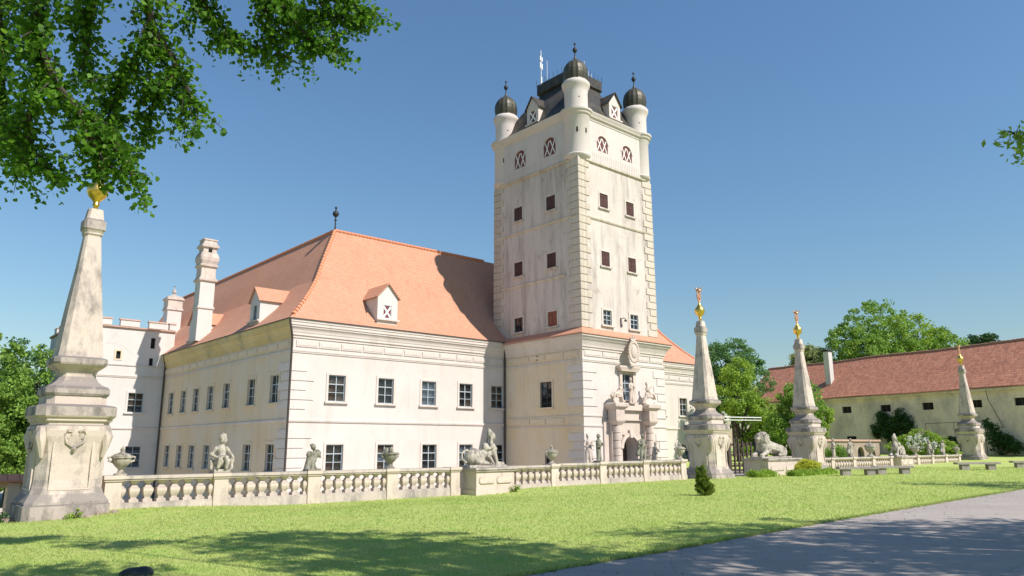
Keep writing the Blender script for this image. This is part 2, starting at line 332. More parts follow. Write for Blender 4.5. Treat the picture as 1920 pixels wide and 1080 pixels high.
# wall with openings.  F(s, z, d) -> xyz, d = distance out of the wall
def wall(mb, F, s0, s1, z0, z1, holes, depth=0.22):
    S = sorted({s0, s1, *[h[0] for h in holes], *[h[1] for h in holes]}); Zs = sorted({z0, z1, *[h[2] for h in holes], *[h[3] for h in holes]})
    for i in range(len(S) - 1):
        for j in range(len(Zs) - 1):
            a, b, c, d = S[i], S[i + 1], Zs[j], Zs[j + 1]; mx, mz = (a + b) / 2, (c + d) / 2
            if any(h[0] < mx < h[1] and h[2] < mz < h[3] for h in holes): continue
            mb.add([F(a, c, 0), F(b, c, 0), F(b, d, 0), F(a, d, 0)], [(0, 1, 2, 3)])
    for h in holes:
        a, b, c, d = h[:4]
        if len(h) > 4:                                  # arched head
            r = (b - a) / 2; n = 12
            A = [(a + r - r * math.cos(math.pi * k / n), d - 0.06 - r + r * math.sin(math.pi * k / n)) for k in range(n + 1)]
            for k in range(n):
                mb.add([F(*A[k], 0), F(*A[k + 1], 0), F(A[k + 1][0], d, 0), F(A[k][0], d, 0)], [(0, 1, 2, 3)])
                mb.add([F(*A[k], 0), F(*A[k + 1], 0), F(*A[k + 1], -depth), F(*A[k], -depth)], [(0, 1, 2, 3)])
            for (p, q) in (((a, c), (b, c)), ((a, c), A[0]), ((b, c), A[-1])):
                mb.add([F(*p, 0), F(*q, 0), F(*q, -depth), F(*p, -depth)], [(0, 1, 2, 3)])
        else:
            for (p, q) in (((a, c), (b, c)), ((b, c), (b, d)), ((b, d), (a, d)), ((a, d), (a, c))):
                mb.add([F(*p, 0), F(*q, 0), F(*q, -depth), F(*p, -depth)], [(0, 1, 2, 3)])
        mb.add([F(a, c, -depth - 0.01), F(b, c, -depth - 0.01), F(b, d, -depth - 0.01), F(a, d, -depth - 0.01)], [(0, 1, 2, 3)])

# window: frame with 2 x 3 panes, surround and sill.  local x along the wall, -y out of it, origin at the bottom centre
_wcache = {}
def window(parent, loc, rz, w, h, cols=2, rows=3, surround=True, sill=True, fmat='frame', trim='trim', depth=0.14):
    key = (w, h, cols, rows, fmat, trim, depth)
    if key not in _wcache:
        f = 0.06; m = 0.045; mb = MB(); y0, y1 = depth - 0.03, depth + 0.04
        mb.box(-w / 2, -w / 2 + f, y0, y1, 0, h).box(w / 2 - f, w / 2, y0, y1, 0, h)
        mb.box(-w / 2 + f, w / 2 - f, y0, y1, 0, f).box(-w / 2 + f, w / 2 - f, y0, y1, h - f, h)
        iw, ih = w - 2 * f, h - 2 * f
        for c in range(1, cols):
            x = -w / 2 + f + iw * c / cols; mm = m * 1.35 if cols == 2 else m; mb.box(x - mm / 2, x + mm / 2, y0 - 0.008, y1 - 0.01, f, h - f)
        for r in range(1, rows):
            z = f + ih * r / rows; mm = m * (1.5 if r == rows - 1 else 0.9); mb.box(-w / 2 + f, w / 2 - f, y0 - 0.004, y1 - 0.012, z - mm / 2, z + mm / 2)
        pw, ph = iw / cols, ih / rows
        pn = MB().add([(-pw / 2, 0, -ph / 2), (pw / 2, 0, -ph / 2), (pw / 2, 0, ph / 2), (-pw / 2, 0, ph / 2)], [(0, 1, 2, 3)])
        sr = MB(); t = 0.17; o = 0.045
        sr.box(-w / 2 - t, -w / 2, -o, 0.02, -0.0, h + t).box(w / 2, w / 2 + t, -o, 0.02, -0.0, h + t).box(-w / 2, w / 2, -o, 0.02, h, h + t)
        sl = MB().box(-w / 2 - t - 0.08, w / 2 + t + 0.08, -0.16, depth, -0.13, -0.003)
        _wcache[key] = (mb.mesh('window', fmat), [pn.mesh('pane', g) for g in ('glass', 'glass_b', 'glass_c')], sr.mesh('surround', trim), sl.mesh('sill', trim), pw, ph, f)
    fm, pm, sm, slm, pw, ph, f = _wcache[key]
    o = link('window', fm, parent, loc, rz); wk = random.choice((0, 0, 1, 2))
    for c in range(cols):
        for r in range(rows):
            p = link('pane', pm[wk if random.random() < .8 else random.randrange(3)], o, (-w / 2 + f + pw * (c + .5), depth + 0.012, f + ph * (r + .5)))
            p.rotation_euler = (random.uniform(-.02, .02), 0, random.uniform(-.03, .03))
    if surround: link('surround', sm, o)
    if sill: link('sill', slm, o)
    return o
_scache = {}
def shutters(parent, loc, rz, w, h, mat='shutter', sill=True, trim='tower'):
    key = (w, h, mat, trim)
    if key not in _scache:
        mb = MB().box(-w / 2 + .01, -0.012, 0.03, 0.07, 0.01, h - .01)
        for z in (0.2, h - 0.25): mb.box(-w / 2 + .04, -0.04, 0.015, 0.03, z, z + 0.07)
        mb2 = MB().box(0.012, w / 2 - .01, 0.03, 0.07, 0.01, h - .01)
        for z in (0.2, h - 0.25): mb2.box(0.04, w / 2 - .04, 0.015, 0.03, z, z + 0.07)
        t = 0.13; o = 0.03; sr = MB().box(-w / 2 - t, -w / 2, -o, .02, 0, h + t).box(w / 2, w / 2 + t, -o, .02, 0, h + t).box(-w / 2, w / 2, -o, .02, h, h + t)
        sl = MB().box(-w / 2 - t - .05, w / 2 + t + .05, -0.14, 0.1, -0.12, -0.003)
        _scache[key] = (mb.mesh('shutter', mat), mb2.mesh('shutter', mat), sr.mesh('surround', 'trim'), sl.mesh('sill', trim))
    a, b, s, sl = _scache[key]
    o = link('window', s, parent, loc, rz); link('shutter', a, o); link('shutter', b, o)
    if sill: link('sill', sl, o)
    return o

# ================================================================== PALACE
pal = thing('palace', 'cream two-storey baroque palace with a steep orange tiled roof', 'castle', W(0, 0, 0))
FR = lambda s, z, d: (s, -d, z)            # front wall, outwards -v
SI = lambda s, z, d: (-d, s, z)            # side wall, outwards -u
RT = lambda s, z, d: (47.7 + d, s, z)
TOW0, TOW1, PU = 19.12, 29.05, 47.7
ZB = -4.0
up_f = [3.5, 7.5, 11.35, 14.95, 18.26]; lo_f = [3.54, 7.6, 11.5, 15.0, 18.3]
up_s = [2.38, 6.36, 11.15, 14.6, 17.95, 21.1, 24.4]; lo_s = [2.48, 6.4, 10.8, 14.5, 17.9, 21.0, 24.25]
up_r = [33.0, 36.6, 40.3, 44.05]; lo_r = [33.0, 36.6, 40.3, 44.05]
WW, HU, ZU, HL, ZL = 1.32, 1.84, 4.87, 1.82, 0.12
hw = WW / 2; SWW = 1.34; shw = SWW / 2
mb = MB()
wall(mb, FR, 0, TOW0 + .3, ZB, 10.3, [(c - hw, c + hw, ZU, ZU + HU) for c in up_f] + [(c - hw, c + hw, ZL, ZL + HL) for c in lo_f])
mb.obj('wall', 'front', pal)
mb = MB(); wall(mb, SI, 0, 44, ZB, 10.3, [(c - shw, c + shw, ZU - .1, ZU + HU) for c in up_s] + [(c - shw, c + shw, ZL, ZL + HL + .05) for c in lo_s] + [(8.75, 9.05, .55, 1.0)])
mb.obj('wall', 'side', pal)
mb = MB(); wall(mb, FR, TOW1 - .3, PU, ZB, 10.3, [(c - hw, c + hw, ZU, ZU + HU) for c in up_r] + [(c - hw, c + hw, ZL, ZL + HL) for c in lo_r])
wall(mb, RT, 0, 44, ZB, 10.3, [])
mb.obj('wall', 'front', pal)
for c in up_f + up_r: window(pal, (c, 0, ZU), 0, WW, HU)
for c in lo_f + lo_r: window(pal, (c, 0, ZL), 0, WW, HL, sill=False)
for c in up_s: window(pal, (0, c, ZU - .1), -math.pi / 2, SWW, HU + .1, trim='side', fmat='frame')
for c in lo_s: window(pal, (0, c, ZL), -math.pi / 2, SWW, HL + .05, trim='side')
# cornice, mouldings
path_fl = [(0, 27.0), (0, 0), (TOW0 - .03, 0)]; path_r = [(TOW1 + .03, 0), (PU, 0), (PU, 44)]
corn = [(-.05, 9.08), (.06, 9.08), (.06, 9.24), (.14, 9.27), (.14, 9.42), (.17, 9.46), (.2, 9.6), (.27, 9.74), (.34, 9.8), (.34, 9.9), (.40, 9.93), (.40, 10.1), (.45, 10.14), (.45, 10.32), (-.05, 10.34)]
nf = len(corn); pr_m = lambda e: [(1.0, e)]
mbc = MB()
for ring in ([(-d, 27.0, z) for d, z in corn], [(-d, -d, z) for d, z in corn]): mbc.v += ring
mbc.f += [(i, (i + 1) % nf, nf + (i + 1) % nf, nf + i) for i in range(nf)]; mbc.m += [0] * nf; mbc.obj('cornice', 'cornice', pal)
mbc = MB()
for ring in ([(-d, -d, z) for d, z in corn], [(TOW0 - .03, -d, z) for d, z in corn]): mbc.v += ring
mbc.f += [(i, (i + 1) % nf, nf + (i + 1) % nf, nf + i) for i in range(nf)]; mbc.m += [0] * nf; mbc.obj('cornice', 'trim', pal)
MB().sweep(path_r, corn).obj('cornice', 'trim', pal)
arch = [(-.05, 8.08), (.05, 8.08), (.05, 8.17), (.08, 8.18), (.08, 8.27), (-.05, 8.3)]
strg = [(-.05, 3.42), (.06, 3.42), (.09, 3.5), (.09, 3.6), (-.05, 3.66)]
for p in (path_fl, path_r):
    MB().sweep(p, arch).obj('architrave_moulding', 'trim', pal); MB().sweep(p, strg).obj('string_course', 'trim', pal)
fz = [0.25, 1.97, 3.67, 5.43, 7.2, 8.97, 10.62, 12.29, 13.95, 15.62, 17.2, 18.95]
pc = {}
def panel(w, mat): 
    k = (round(w, 2), mat)
    if k not in pc: pc[k] = MB().box(-w / 2, w / 2, -.055, .03, 0, .44).box(-w / 2 + .12, w / 2 - .12, -.075, -.05, .1, .34).mesh('frieze_panel', mat)
    return pc[k]
for a, b in zip(fz[:-1], fz[1:]): link('frieze_panel', panel(b - a - .1, 'trim'), pal, ((a + b) / 2, 0, 8.5))
for k in range(15): link('frieze_panel', panel(1.65, 'side'), pal, (0, 1.2 + 1.78 * k, 8.5), -math.pi / 2)
for k in range(10): link('frieze_panel', panel(1.65, 'trim'), pal, (TOW1 + 1.1 + 1.78 * k, 0, 8.5))
# quoins at the corner: long and short courses with recessed joints
def quoin_mesh(l1, l2, h, o, mat, sx=1): return MB().box(min(-o * sx, l1 * sx), max(-o * sx, l1 * sx), -o, l2, 0, h).mesh('quoin', mat)
qa, qb = quoin_mesh(1.75, 1.3, .58, .05, 'front'), quoin_mesh(1.2, 1.75, .58, .05, 'front')
z = -3.4; k = 0
while z < 8.0 - .58:
    if not (3.0 < z < 3.65 or 2.83 < z < 3.4): link('quoin', qa if k % 2 else qb, pal, (0, 0, z))
    z += 0.64; k += 1
# roof
PR = [(-.46, 10.36), (-.1, 10.66), (.5, 11.2), (1.31, 12.0), (2.2, 13.02), (3.04, 14.1), (4.3, 16.45), (5.84, 19.06)]
mb = MB(); W2 = 2 * 5.84
for (d0, z0), (d1, z1) in zip(PR[:-1], PR[1:]):
    mb.mi = 0
    mb.add([(d0, d0, z0), (PU - d0, d0, z0), (PU - d1, d1, z1), (d1, d1, z1)], [(0, 1, 2, 3)])
    mb.add([(W2 - d1, W2 - d1, z1), (PU - W2 + d1, W2 - d1, z1), (PU - W2 + d0, W2 - d0, z0), (W2 - d0, W2 - d0, z0)], [(0, 1, 2, 3)])
    mb.mi = 1
    mb.add([(d0, d0, z0), (d1, d1, z1), (d1, 46, z1), (d0, 46, z0)], [(0, 1, 2, 3)])
    mb.add([(W2 - d0, W2 - d0, z0), (W2 - d1, W2 - d1, z1), (W2 - d1, 46, z1), (W2 - d0, 46, z0)], [(0, 1, 2, 3)])
    mb.add([(PU - d0, d0, z0), (PU - d1, d1, z1), (PU - d1, 46, z1), (PU - d0, 46, z0)], [(0, 1, 2, 3)])
    mb.add([(PU - W2 + d0, W2 - d0, z0), (PU - W2 + d1, W2 - d1, z1), (PU - W2 + d1, 46, z1), (PU - W2 + d0, 46, z0)], [(0, 1, 2, 3)])
roof = mb.obj('roof', ['tile_x', 'tile_y'], pal)
# closed ends and eave board, gutter
MB().sweep([(0, 27.0), (0, 0), (TOW0 - .03, 0)], [(.1, 10.33), (.47, 10.30), (.52, 10.30), (.52, 10.36), (.46, 10.36), (.1, 10.40)]).obj('gutter', 'pipe', pal)
MB().sweep([(TOW1 + .03, 0), (PU, 0), (PU, 44)], [(.1, 10.33), (.47, 10.30), (.52, 10.30), (.52, 10.36), (.46, 10.36), (.1, 10.40)]).obj('gutter', 'pipe', pal)
# ridge and hip caps, each a tile of its own
rc = MB().lathe([(.13, 0), (.15, .02), (.11, .40), (.0, .40)], n=8).mesh('ridge_tile', 'ridge', True)
def ridge_run(p, q, step=.36, par=None, me=None):
    p, q = Vector(p), Vector(q); d = q - p; n = int(d.length / step); qt = d.to_track_quat('Z', 'Y')
    for i in range(n):
        o = link('ridge_tile', me or rc, par or roof, p + d * (i / n)); o.rotation_mode = 'QUATERNION'; o.rotation_quaternion = qt
ridge_run((5.84, 5.84, 19.08), (21.5, 5.84, 19.08)); ridge_run((5.84, 45.5, 19.08), (5.84, 5.84, 19.08))
for (d0, z0), (d1, z1) in zip(PR[:-1], PR[1:]):
    if d1 > .2: ridge_run((d0, d0, z0 + .02), (d1, d1, z1 + .02))
    if d1 > 1.0: ridge_run((PU - d0, d0, z0 + .02), (PU - d1, d1, z1 + .02))
fin = MB().lathe([(.10, 19.0), (.06, 19.4), (.05, 19.9), (.13, 19.95), (.05, 20.02), (.05, 20.2), (.2, 20.32), (.27, 20.5), (.2, 20.68), (.05, 20.78), (.05, 20.9), (.12, 21.0), (.05, 21.1), (.0, 21.15)], 5.84, 5.84, 14)
fin.obj('finial', 'iron', pal, smooth=True)
# downpipes
MB().tube([(-.42, -.42, 10.3), (-.40, -.40, 10.05), (-.30, -.36, 9.7), (-.10, -.16, 9.2), (-.06, -.13, 8.9), (-.06, -.13, 5), (-.06, -.13, ZB)], .075).obj('downpipe', 'pipe', pal, smooth=True)
MB().tube([(18.6, -.45, 10.3), (18.75, -.4, 9.95), (18.98, -.16, 9.2), (18.98, -.13, 8.8), (18.98, -.13, ZB)], .075).obj('downpipe', 'pipe', pal, smooth=True)
MB().tube([(-.45, 26.3, 10.3), (-.3, 26.5, 9.8), (-.12, 26.7, 9.3), (-.12, 26.72, 8.8), (-.12, 26.72, ZB)], .075).obj('downpipe', 'pipe', pal, smooth=True)

# gabled dormers: local x along the eave, -y out of the roof
def xshutter(parent, loc, rz, w, h):
    o = MB().box(-w / 2, w / 2, .02, .05, 0, h).obj('shutter', 'redpaint', parent, loc, rz)
    mb = MB(); t = .07
    for s in (-1, 1):
        L = math.hypot(w, h); dx, dz = s * w / L, h / L; nx, nz = -dz * t, dx * t; y = .0 if s > 0 else .006
        a, b = (-s * w / 2 * .96, h * .02), (s * w / 2 * .96, h * .98)
        mb.prism([(a[0] - nx, a[1] - nz), (b[0] - nx, b[1] - nz), (b[0] + nx, b[1] + nz), (a[0] + nx, a[1] + nz)], lambda x, z, y=y: (x, y, z), lambda x, z: (x, .021, z))
    mb.box(-w / 2, -w / 2 + .05, -.004, .02, 0, h).box(w / 2 - .05, w / 2, -.004, .02, 0, h).box(-w / 2 + .05, w / 2 - .05, -.004, .02, 0, .05).box(-w / 2 + .05, w / 2 - .05, -.004, .02, h - .05, h)
    mb.obj('cross_brace', 'whitepaint', parent, loc, rz); return o
def dormer(parent, loc, rz, w, hw, hg, depth, win, tile, wmat='white', kind='x', rmat=None, skirt=.5):
    ww, wh, wz = win; mb = MB(); F = lambda s, z, d: (s, -d, z)
    wall(mb, F, -w / 2, w / 2, -skirt, hw, [(-ww / 2, ww / 2, wz, wz + wh)], .16)
    mb.add([(-w / 2, 0, hw), (w / 2, 0, hw), (0, 0, hw + hg)], [(0, 1, 2)])
    for s in (-1, 1): mb.add([(s * w / 2, 0, -skirt), (s * w / 2, depth, -skirt), (s * w / 2, depth, hw), (s * w / 2, 0, hw)], [(0, 1, 2, 3)])
    d = mb.obj('dormer', wmat, parent, loc, rz)
    mb = MB(); ov = .16; t = .07
    for s in (-1, 1):
        x1 = s * (w / 2 + ov); z1 = hw - hg * ov / (w / 2)
        mb.add([(0, -ov, hw + hg), (x1, -ov, z1), (x1, depth, z1), (0, depth, hw + hg), (0, -ov, hw + hg + t * 1.4), (x1, -ov, z1 + t), (x1, depth, z1 + t), (0, depth, hw + hg + t * 1.4)],
               [(0, 1, 2, 3), (4, 5, 6, 7), (0, 1, 5, 4), (1, 2, 6, 5), (2, 3, 7, 6)])
    mb.obj('dormer_roof', rmat or tile, d)
    if kind == 'x': xshutter(d, (0, .05, wz), 0, ww, wh)
    else:
        MB().box(-ww / 2, ww / 2, .1, .14, wz, wz + wh).obj('window_board', 'dark', d)
        MB().box(-ww / 2, -ww / 2 + .06, .05, .09, wz, wz + wh).box(ww / 2 - .06, ww / 2, .05, .09, wz, wz + wh).box(-.025, .025, .06, .095, wz, wz + wh).obj('window_frame', 'frame', d)
    MB().box(-w / 2 - .1, w / 2 + .1, -.18, -.004, -.10, .02).obj('sill', 'trim', d)
    return d
dormer(pal, (7.45, .02, 11.12), 0, 1.75, 1.75, .95, 3.2, (.75, 1.0, .08), 'tile_x', rmat='tile_y')
dormer(pal, (.1, 6.95, 11.1), -math.pi / 2, 1.75, 1.6, .95, 3.2, (.62, 1.1, .1), 'tile_x', kind='w', rmat='tile_y')
dormer(pal, (.1, 20.6, 11.1), -math.pi / 2, 1.75, 1.6, .95, 3.2, (.62, 1.1, .1), 'tile_x', kind='w', rmat='tile_y')
# chimneys
ch = MB().box(-.16, 1.12, 18.85, 20.15, 10.9, 16.2).obj('chimney', 'white', pal)
MB().sqloft([(.70, 13.75, .03), (.74, 13.8, .03), (.74, 13.95, .03), (.68, 14.0, .03)], .48, 19.5).obj('chimney_band', 'trim', ch)
MB().sqloft([(.66, 16.2, .03), (.80, 16.3, .04), (.82, 16.42, .04), (.72, 16.55, .05), (.66, 16.7, .06), (.64, 17.5, .06), (.78, 17.62, .05), (.80, 17.75, .05), (.70, 17.85, .08), (.80, 18.15, .1), (.84, 18.45, .12), (.74, 18.8, .1), (.60, 19.0, .06), (.60, 19.3, .05), (.76, 19.4, .04), (.78, 19.55, .04), (.62, 19.75, .04), (.56, 20.0, .04), (.62, 20.05, .04), (.62, 20.18, .04)], .48, 19.5).obj('chimney_head', 'stone', ch, smooth=False)
MB().box(.35, .62, 18.78, 18.9, 18.98, 19.25).obj('smoke_hole', 'dark', ch)
ch = MB().box(1.55, 2.95, 33.3, 34.7, 10.9, 15.9).obj('chimney', 'white', pal)
MB().sqloft([(.74, 15.85, .03), (.82, 15.9, .03), (.80, 16.1, .03), (.74, 16.2, .04), (.74, 16.9, .04), (.86, 17.0, .05), (.86, 17.15, .05), (.7, 17.35, .08), (.3, 17.55, .06), (.08, 17.7, .02), (.07, 17.8, .02)], 2.25, 34).lathe([(.05, 17.7), (.2, 17.85), (.22, 18.0), (.1, 18.18), (.04, 18.3), (.04, 18.5), (.14, 18.55), (.0, 18.6)], 2.25, 34, 10).obj('chimney_head', 'stone', ch)

# ================================================================== BASTION (crenellated block beside the long side)
bas = thing('bastion', 'white crenellated corner block behind the big left obelisk', 'building', W(-7.6, 27, 0))
bl = 7.6
B = lambda s, z, d: (s + bl, -d, z)
mb = MB(); wall(mb, B, -7.6, 0.6, ZB, 12.7, [(-2.98, -1.66, 4.95, 6.72), (-2.8, -1.45, .05, 1.93), (-4.36, -3.98, 9.75, 10.45), (-1.5, -1.1, 10.9, 11.9), (-1.5, -1.15, 9.3, 10.0)])
mb.add([(0, 0, ZB), (0, 12, ZB), (0, 12, 12.7), (0, 0, 12.7)], [(0, 1, 2, 3)]).add([(bl + .6, 0, 10), (bl + .6, 12, 10), (bl + .6, 12, 12.7), (bl + .6, 0, 12.7)], [(0, 1, 2, 3)])
mb.add([(0, 0, 12.4), (bl + .6, 0, 12.4), (bl + .6, 12, 12.4), (0, 12, 12.4)], [(0, 1, 2, 3)])
mb.obj('wall', 'white', bas)
window(bas, (bl - 2.32, 0, 4.95), 0, 1.32, 1.77, trim='white'); window(bas, (bl - 2.12, 0, .05), 0, 1.35, 1.88, trim='white')
for a, b, c, d in ((-4.36, -3.98, 9.75, 10.45), (-1.5, -1.1, 10.9, 11.9), (-1.5, -1.15, 9.3, 10.0)): MB().box(bl + a, bl + b, .2, .23, c, d).obj('window_board', 'dark', bas)
MB().box(bl - 4.5, bl - 4.36, -.04, .02, 9.62, 10.6).box(bl - 3.98, bl - 3.84, -.04, .02, 9.62, 10.6).box(bl - 4.36, bl - 3.98, -.04, .02, 10.45, 10.6).box(bl - 4.36, bl - 3.98, -.04, .02, 9.62, 9.75).obj('surround', 'side', bas)
pb = [(0, 12), (0, 0), (bl, 0)]
for p in (arch, [(-.05, 9.15), (.06, 9.15), (.08, 9.25), (-.05, 9.3)], strg): MB().sweep(pb, p).obj('string_course', 'trim', bas)
MB().sweep([(0, 12), (0, 0), (bl + .6, 0)], [(-.4, 12.55), (.1, 12.55), (.17, 12.62), (.17, 12.74), (-.4, 12.84)]).obj('parapet_coping', 'merlon_tile', bas)
for a, b in ((-7.5, -6.6), (-5.93, -4.97), (-4.25, -2.62), (-1.78, -.26), (.05, .6)):
    m_ = MB().box(bl + a, bl + b, .0, .45, 12.8, 13.35).obj('merlon', 'white', bas)
    MB().prism([(-.06, 13.352), (.51, 13.352), (.49, 13.39), (.225, 13.52), (-.04, 13.39)], lambda y, z, a=a: (bl + a - .07, y, z), lambda y, z, b=b: (bl + b + .07, y, z)).obj('merlon_cap', 'merlon_tile', m_)
for k in range(5):
    m_ = MB().box(0, .45, 1.6 + 2 * k, 2.7 + 2 * k, 12.8, 13.35).obj('merlon', 'white', bas)
    MB().prism([(-.06, 13.352), (.51, 13.352), (.49, 13.39), (.225, 13.52), (-.04, 13.39)], lambda x, z, k=k: (x, 1.53 + 2 * k, z), lambda x, z, k=k: (x, 2.77 + 2 * k, z)).obj('merlon_cap', 'merlon_tile', m_)

# ================================================================== TOWER
tow = thing('castle_tower', 'tall square gate tower with dark domed corner turrets and a sculpted portal', 'tower', W(0, 0, 0))
B0, B1, BV = 19.12, 29.05, -8.95                   # base storey
S0, S1, SV0, SV1 = 19.3, 28.55, -8.80, 1.6         # shaft
TF = lambda s, z, d: (s, BV - d, z); TL = lambda s, z, d: (B0 - d, s, z)
SF = lambda s, z, d: (s, SV0 - d, z); SL = lambda s, z, d: (S0 - d, s, z)
mb = MB()
wall(mb, TF, B0, B1, ZB, 10.05, [(23.3, 25.1, -1.0, 2.55, 'arch'), (23.55, 24.85, 5.3, 7.4)], 1.1)
mb.obj('base_wall', 'front', tow)
mb = MB(); wall(mb, TL, BV, .3, ZB, 10.05, [(-5.62, -4.3, 4.75, 6.75), (-5.32, -4.78, .25, 1.25)]); mb.obj('base_wall', 'side', tow)
mb = MB(); wall(mb, lambda s, z, d: (B1 + d, s, z), BV, .3, ZB, 10.05, []); mb.obj('base_wall', 'front', tow)
pt = [(B0, -.02), (B0, BV), (B1, BV), (B1, -.02)]
tcorn = [(-.05, 9.0), (.08, 9.0), (.08, 9.14), (.16, 9.2), (.16, 9.36), (.3, 9.56), (.34, 9.7), (.46, 9.8), (.50, 9.92), (.58, 9.95), (.58, 10.08), (-.05, 10.1)]
MB().sweep(pt, tcorn).obj('cornice', 'trim', tow, smooth=True)
for p in (arch, [(-.05, 3.95), (.05, 3.95), (.07, 4.05), (-.05, 4.1)], [(-.05, 3.2), (.05, 3.2), (.07, 3.3), (-.05, 3.35)]): MB().sweep(pt, p).obj('string_course', 'trim', tow)
mb = MB(); e = .66
mb.loft([[(B0 - e, .4, 10.1), (B0 - e, BV - e, 10.1), (B1 + e, BV - e, 10.1), (B1 + e, .4, 10.1)], [(B0 - e, .4, 10.18), (B0 - e, BV - e, 10.18), (B1 + e, BV - e, 10.18), (B1 + e, .4, 10.18)],
         [(S0 - .02, .4, 10.72), (S0 - .02, SV0 - .02, 10.72), (S1 + .02, SV0 - .02, 10.72), (S1 + .02, .4, 10.72)]]).obj('skirt_roof', 'tile_x', tow)
for k, (a, b) in enumerate(((-8.6, -7.05), (-6.95, -5.0), (-4.9, -3.1), (-3.0, -.5))): link('frieze_panel', panel(b - a, 'side'), tow, (B0, (a + b) / 2, 8.5), -math.pi / 2)
for a, b in ((-6.9, -5.0), (-4.9, -3.1), (-3.0, -1.0)): link('frieze_panel', panel(b - a, 'side'), tow, (B0, (a + b) / 2, 3.46), -math.pi / 2)
for a, b in ((19.3, 21.3), (21.4, 23.3), (25.2, 27.1), (27.2, 28.95)): link('frieze_panel', panel(b - a, 'trim'), tow, ((a + b) / 2, BV, 8.5))
window(tow, (B0, -4.96, 4.75), -math.pi / 2, 1.32, 2.0, 2, 2, trim='side', fmat='wood')
MB().box(B0 - .0 + .15, B0 + .18, -5.32, -4.78, .25, 1.25).obj('window_board', 'dark', tow)
MB().box(B0 - .04, B0 + .02, -5.6, -5.32, .1, 1.55).box(B0 - .04, B0 + .02, -4.78, -4.5, .1, 1.55).box(B0 - .04, B0 + .02, -5.32, -4.78, 1.25, 1.55).obj('surround', 'side', tow)
rl = MB().lathe([(.2, 0), (.2, .05), (.13, .06)], n=14, cap=False).obj('round_vent', 'dark', tow, (B0 - .01, -4.0, 8.72)); rl.rotation_euler = (0, -math.pi / 2, 0)
MB().lathe([(.17, 0), (.0, .012)], n=14).obj('vent_hole', 'dark', rl)
# base quoins (front-left corner and right corner)
qa, qb = quoin_mesh(1.55, 1.6, .57, .05, 'front'), quoin_mesh(1.05, 1.1, .57, .05, 'front')
ra, rb = quoin_mesh(1.45, 1.6, .57, .05, 'front', -1), quoin_mesh(1.0, 1.1, .57, .05, 'front', -1)
z = -3.6; k = 0
while z < 7.5:
    if not (2.6 < z < 4.1): 
        link('quoin', qa if k % 2 else qb, tow, (B0, BV, z)); link('quoin', ra if k % 2 else rb, tow, (B1, BV, z))
    z += .64; k += 1
# shaft
WL, WR = (-5.62, -1.6), (22.27, 25.6)
rows = ((20.86, 1.24), (15.95, 1.24), (11.14, 1.22))
mb = MB(); wall(mb, SL, SV0, SV1, 9.9, 24.75, [(c - .53, c + .53, z, z + h) for z, h in rows for c in WL], .12)
mb.obj('shaft_wall', 'tower', tow)
mb = MB(); wall(mb, SF, S0, S1, 9.9, 24.75, [(c - .5, c + .5, z, z + h) for z, h in rows for c in WR], .12)
wall(mb, lambda s, z, d: (S1 + d, s, z), SV0, SV1, 9.9, 24.75, []); wall(mb, lambda s, z, d: (s, SV1 + d, z), S0, S1, 9.9, 24.75, [])
mb.obj('shaft_wall', 'tower', tow)
for i, (z, h) in enumerate(rows):
    for j, c in enumerate(WL):
        if i < 2: shutters(tow, (S0, c, z), -math.pi / 2, 1.06, h)
        elif j == 0: shutters(tow, (S0, c, z), -math.pi / 2, 1.06, h, 'oshutter')
        else: window(tow, (S0, c, z), -math.pi / 2, 1.06, h, 2, 2, trim='tower', fmat='wood', depth=.08)
    for c in WR:
        if i < 2: shutters(tow, (c, SV0, z), 0, 1.0, h)
        else: window(tow, (c, SV0, z), 0, 1.0, h, 2, 3, trim='trim', depth=.08)
for zz in (15.05, 19.75):
    MB().sweep([(S0, SV1), (S0, SV0), (S1, SV0), (S1, SV1)] if zz > 16 else [(S0, SV1 - 1), (S0, SV0 + 1.6)], [(-.05, zz - .1), (.05, zz - .1), (.1, zz), (.1, zz + .1), (-.05, zz + .18)]).obj('string_course', 'quoin', tow)
ql = [(quoin_mesh(1.25, 1.3, .53, .06, 'quoin'), quoin_mesh(.85, .85, .53, .06, 'quoin')), (quoin_mesh(1.2, 1.3, .53, .06, 'quoin', -1), quoin_mesh(.8, .85, .53, .06, 'quoin', -1))]
def quoin_back(l, o): return MB().box(-o, l, -l, .02, 0, .53).mesh('quoin', 'quoin')
qk = (quoin_back(1.25, .06), quoin_back(.85, .06))
z = 10.75; k = 0
while z < 24.1:
    link('quoin', ql[0][k % 2], tow, (S0, SV0, z)); link('quoin', ql[1][k % 2], tow, (S1, SV0, z)); link('quoin', qk[k % 2], tow, (S0, SV1, z))
    z += .6; k += 1
# top storey
U0, U1, V0, V1 = S0 - .07, S1 + .07, SV0 - .07, SV1 + .07
HF = lambda s, z, d: (s, V0 - d, z); HL_ = lambda s, z, d: (U0 - d, s, z)
aL, aR = (-5.65, -1.95), (22.25, 25.4)
mb = MB()
wall(mb, HL_, V0 + .7, V1 - .7, 24.6, 28.3, [(c - .72, c + .72, 25.62, 27.3, 'arch') for c in aL], .14)
wall(mb, HF, U0 + .7, U1 - .7, 24.6, 28.3, [(c - .68, c + .68, 25.75, 27.2, 'arch') for c in aR], .14)
wall(mb, lambda s, z, d: (U1 + d, s, z), V0 + .7, V1 - .7, 24.6, 28.3, []); wall(mb, lambda s, z, d: (s, V1 + d, z), U0 + .7, U1 - .7, 24.6, 28.3, [])
mb.obj('top_wall', 'towertop', tow)
MB().sweep([(U0, V1 - .9), (U0, V0 + .9)], [(-.2, 24.44), (.0, 24.44), (.08, 24.52), (.08, 24.62), (-.2, 24.64)]).obj('string_course', 'quoin', tow)
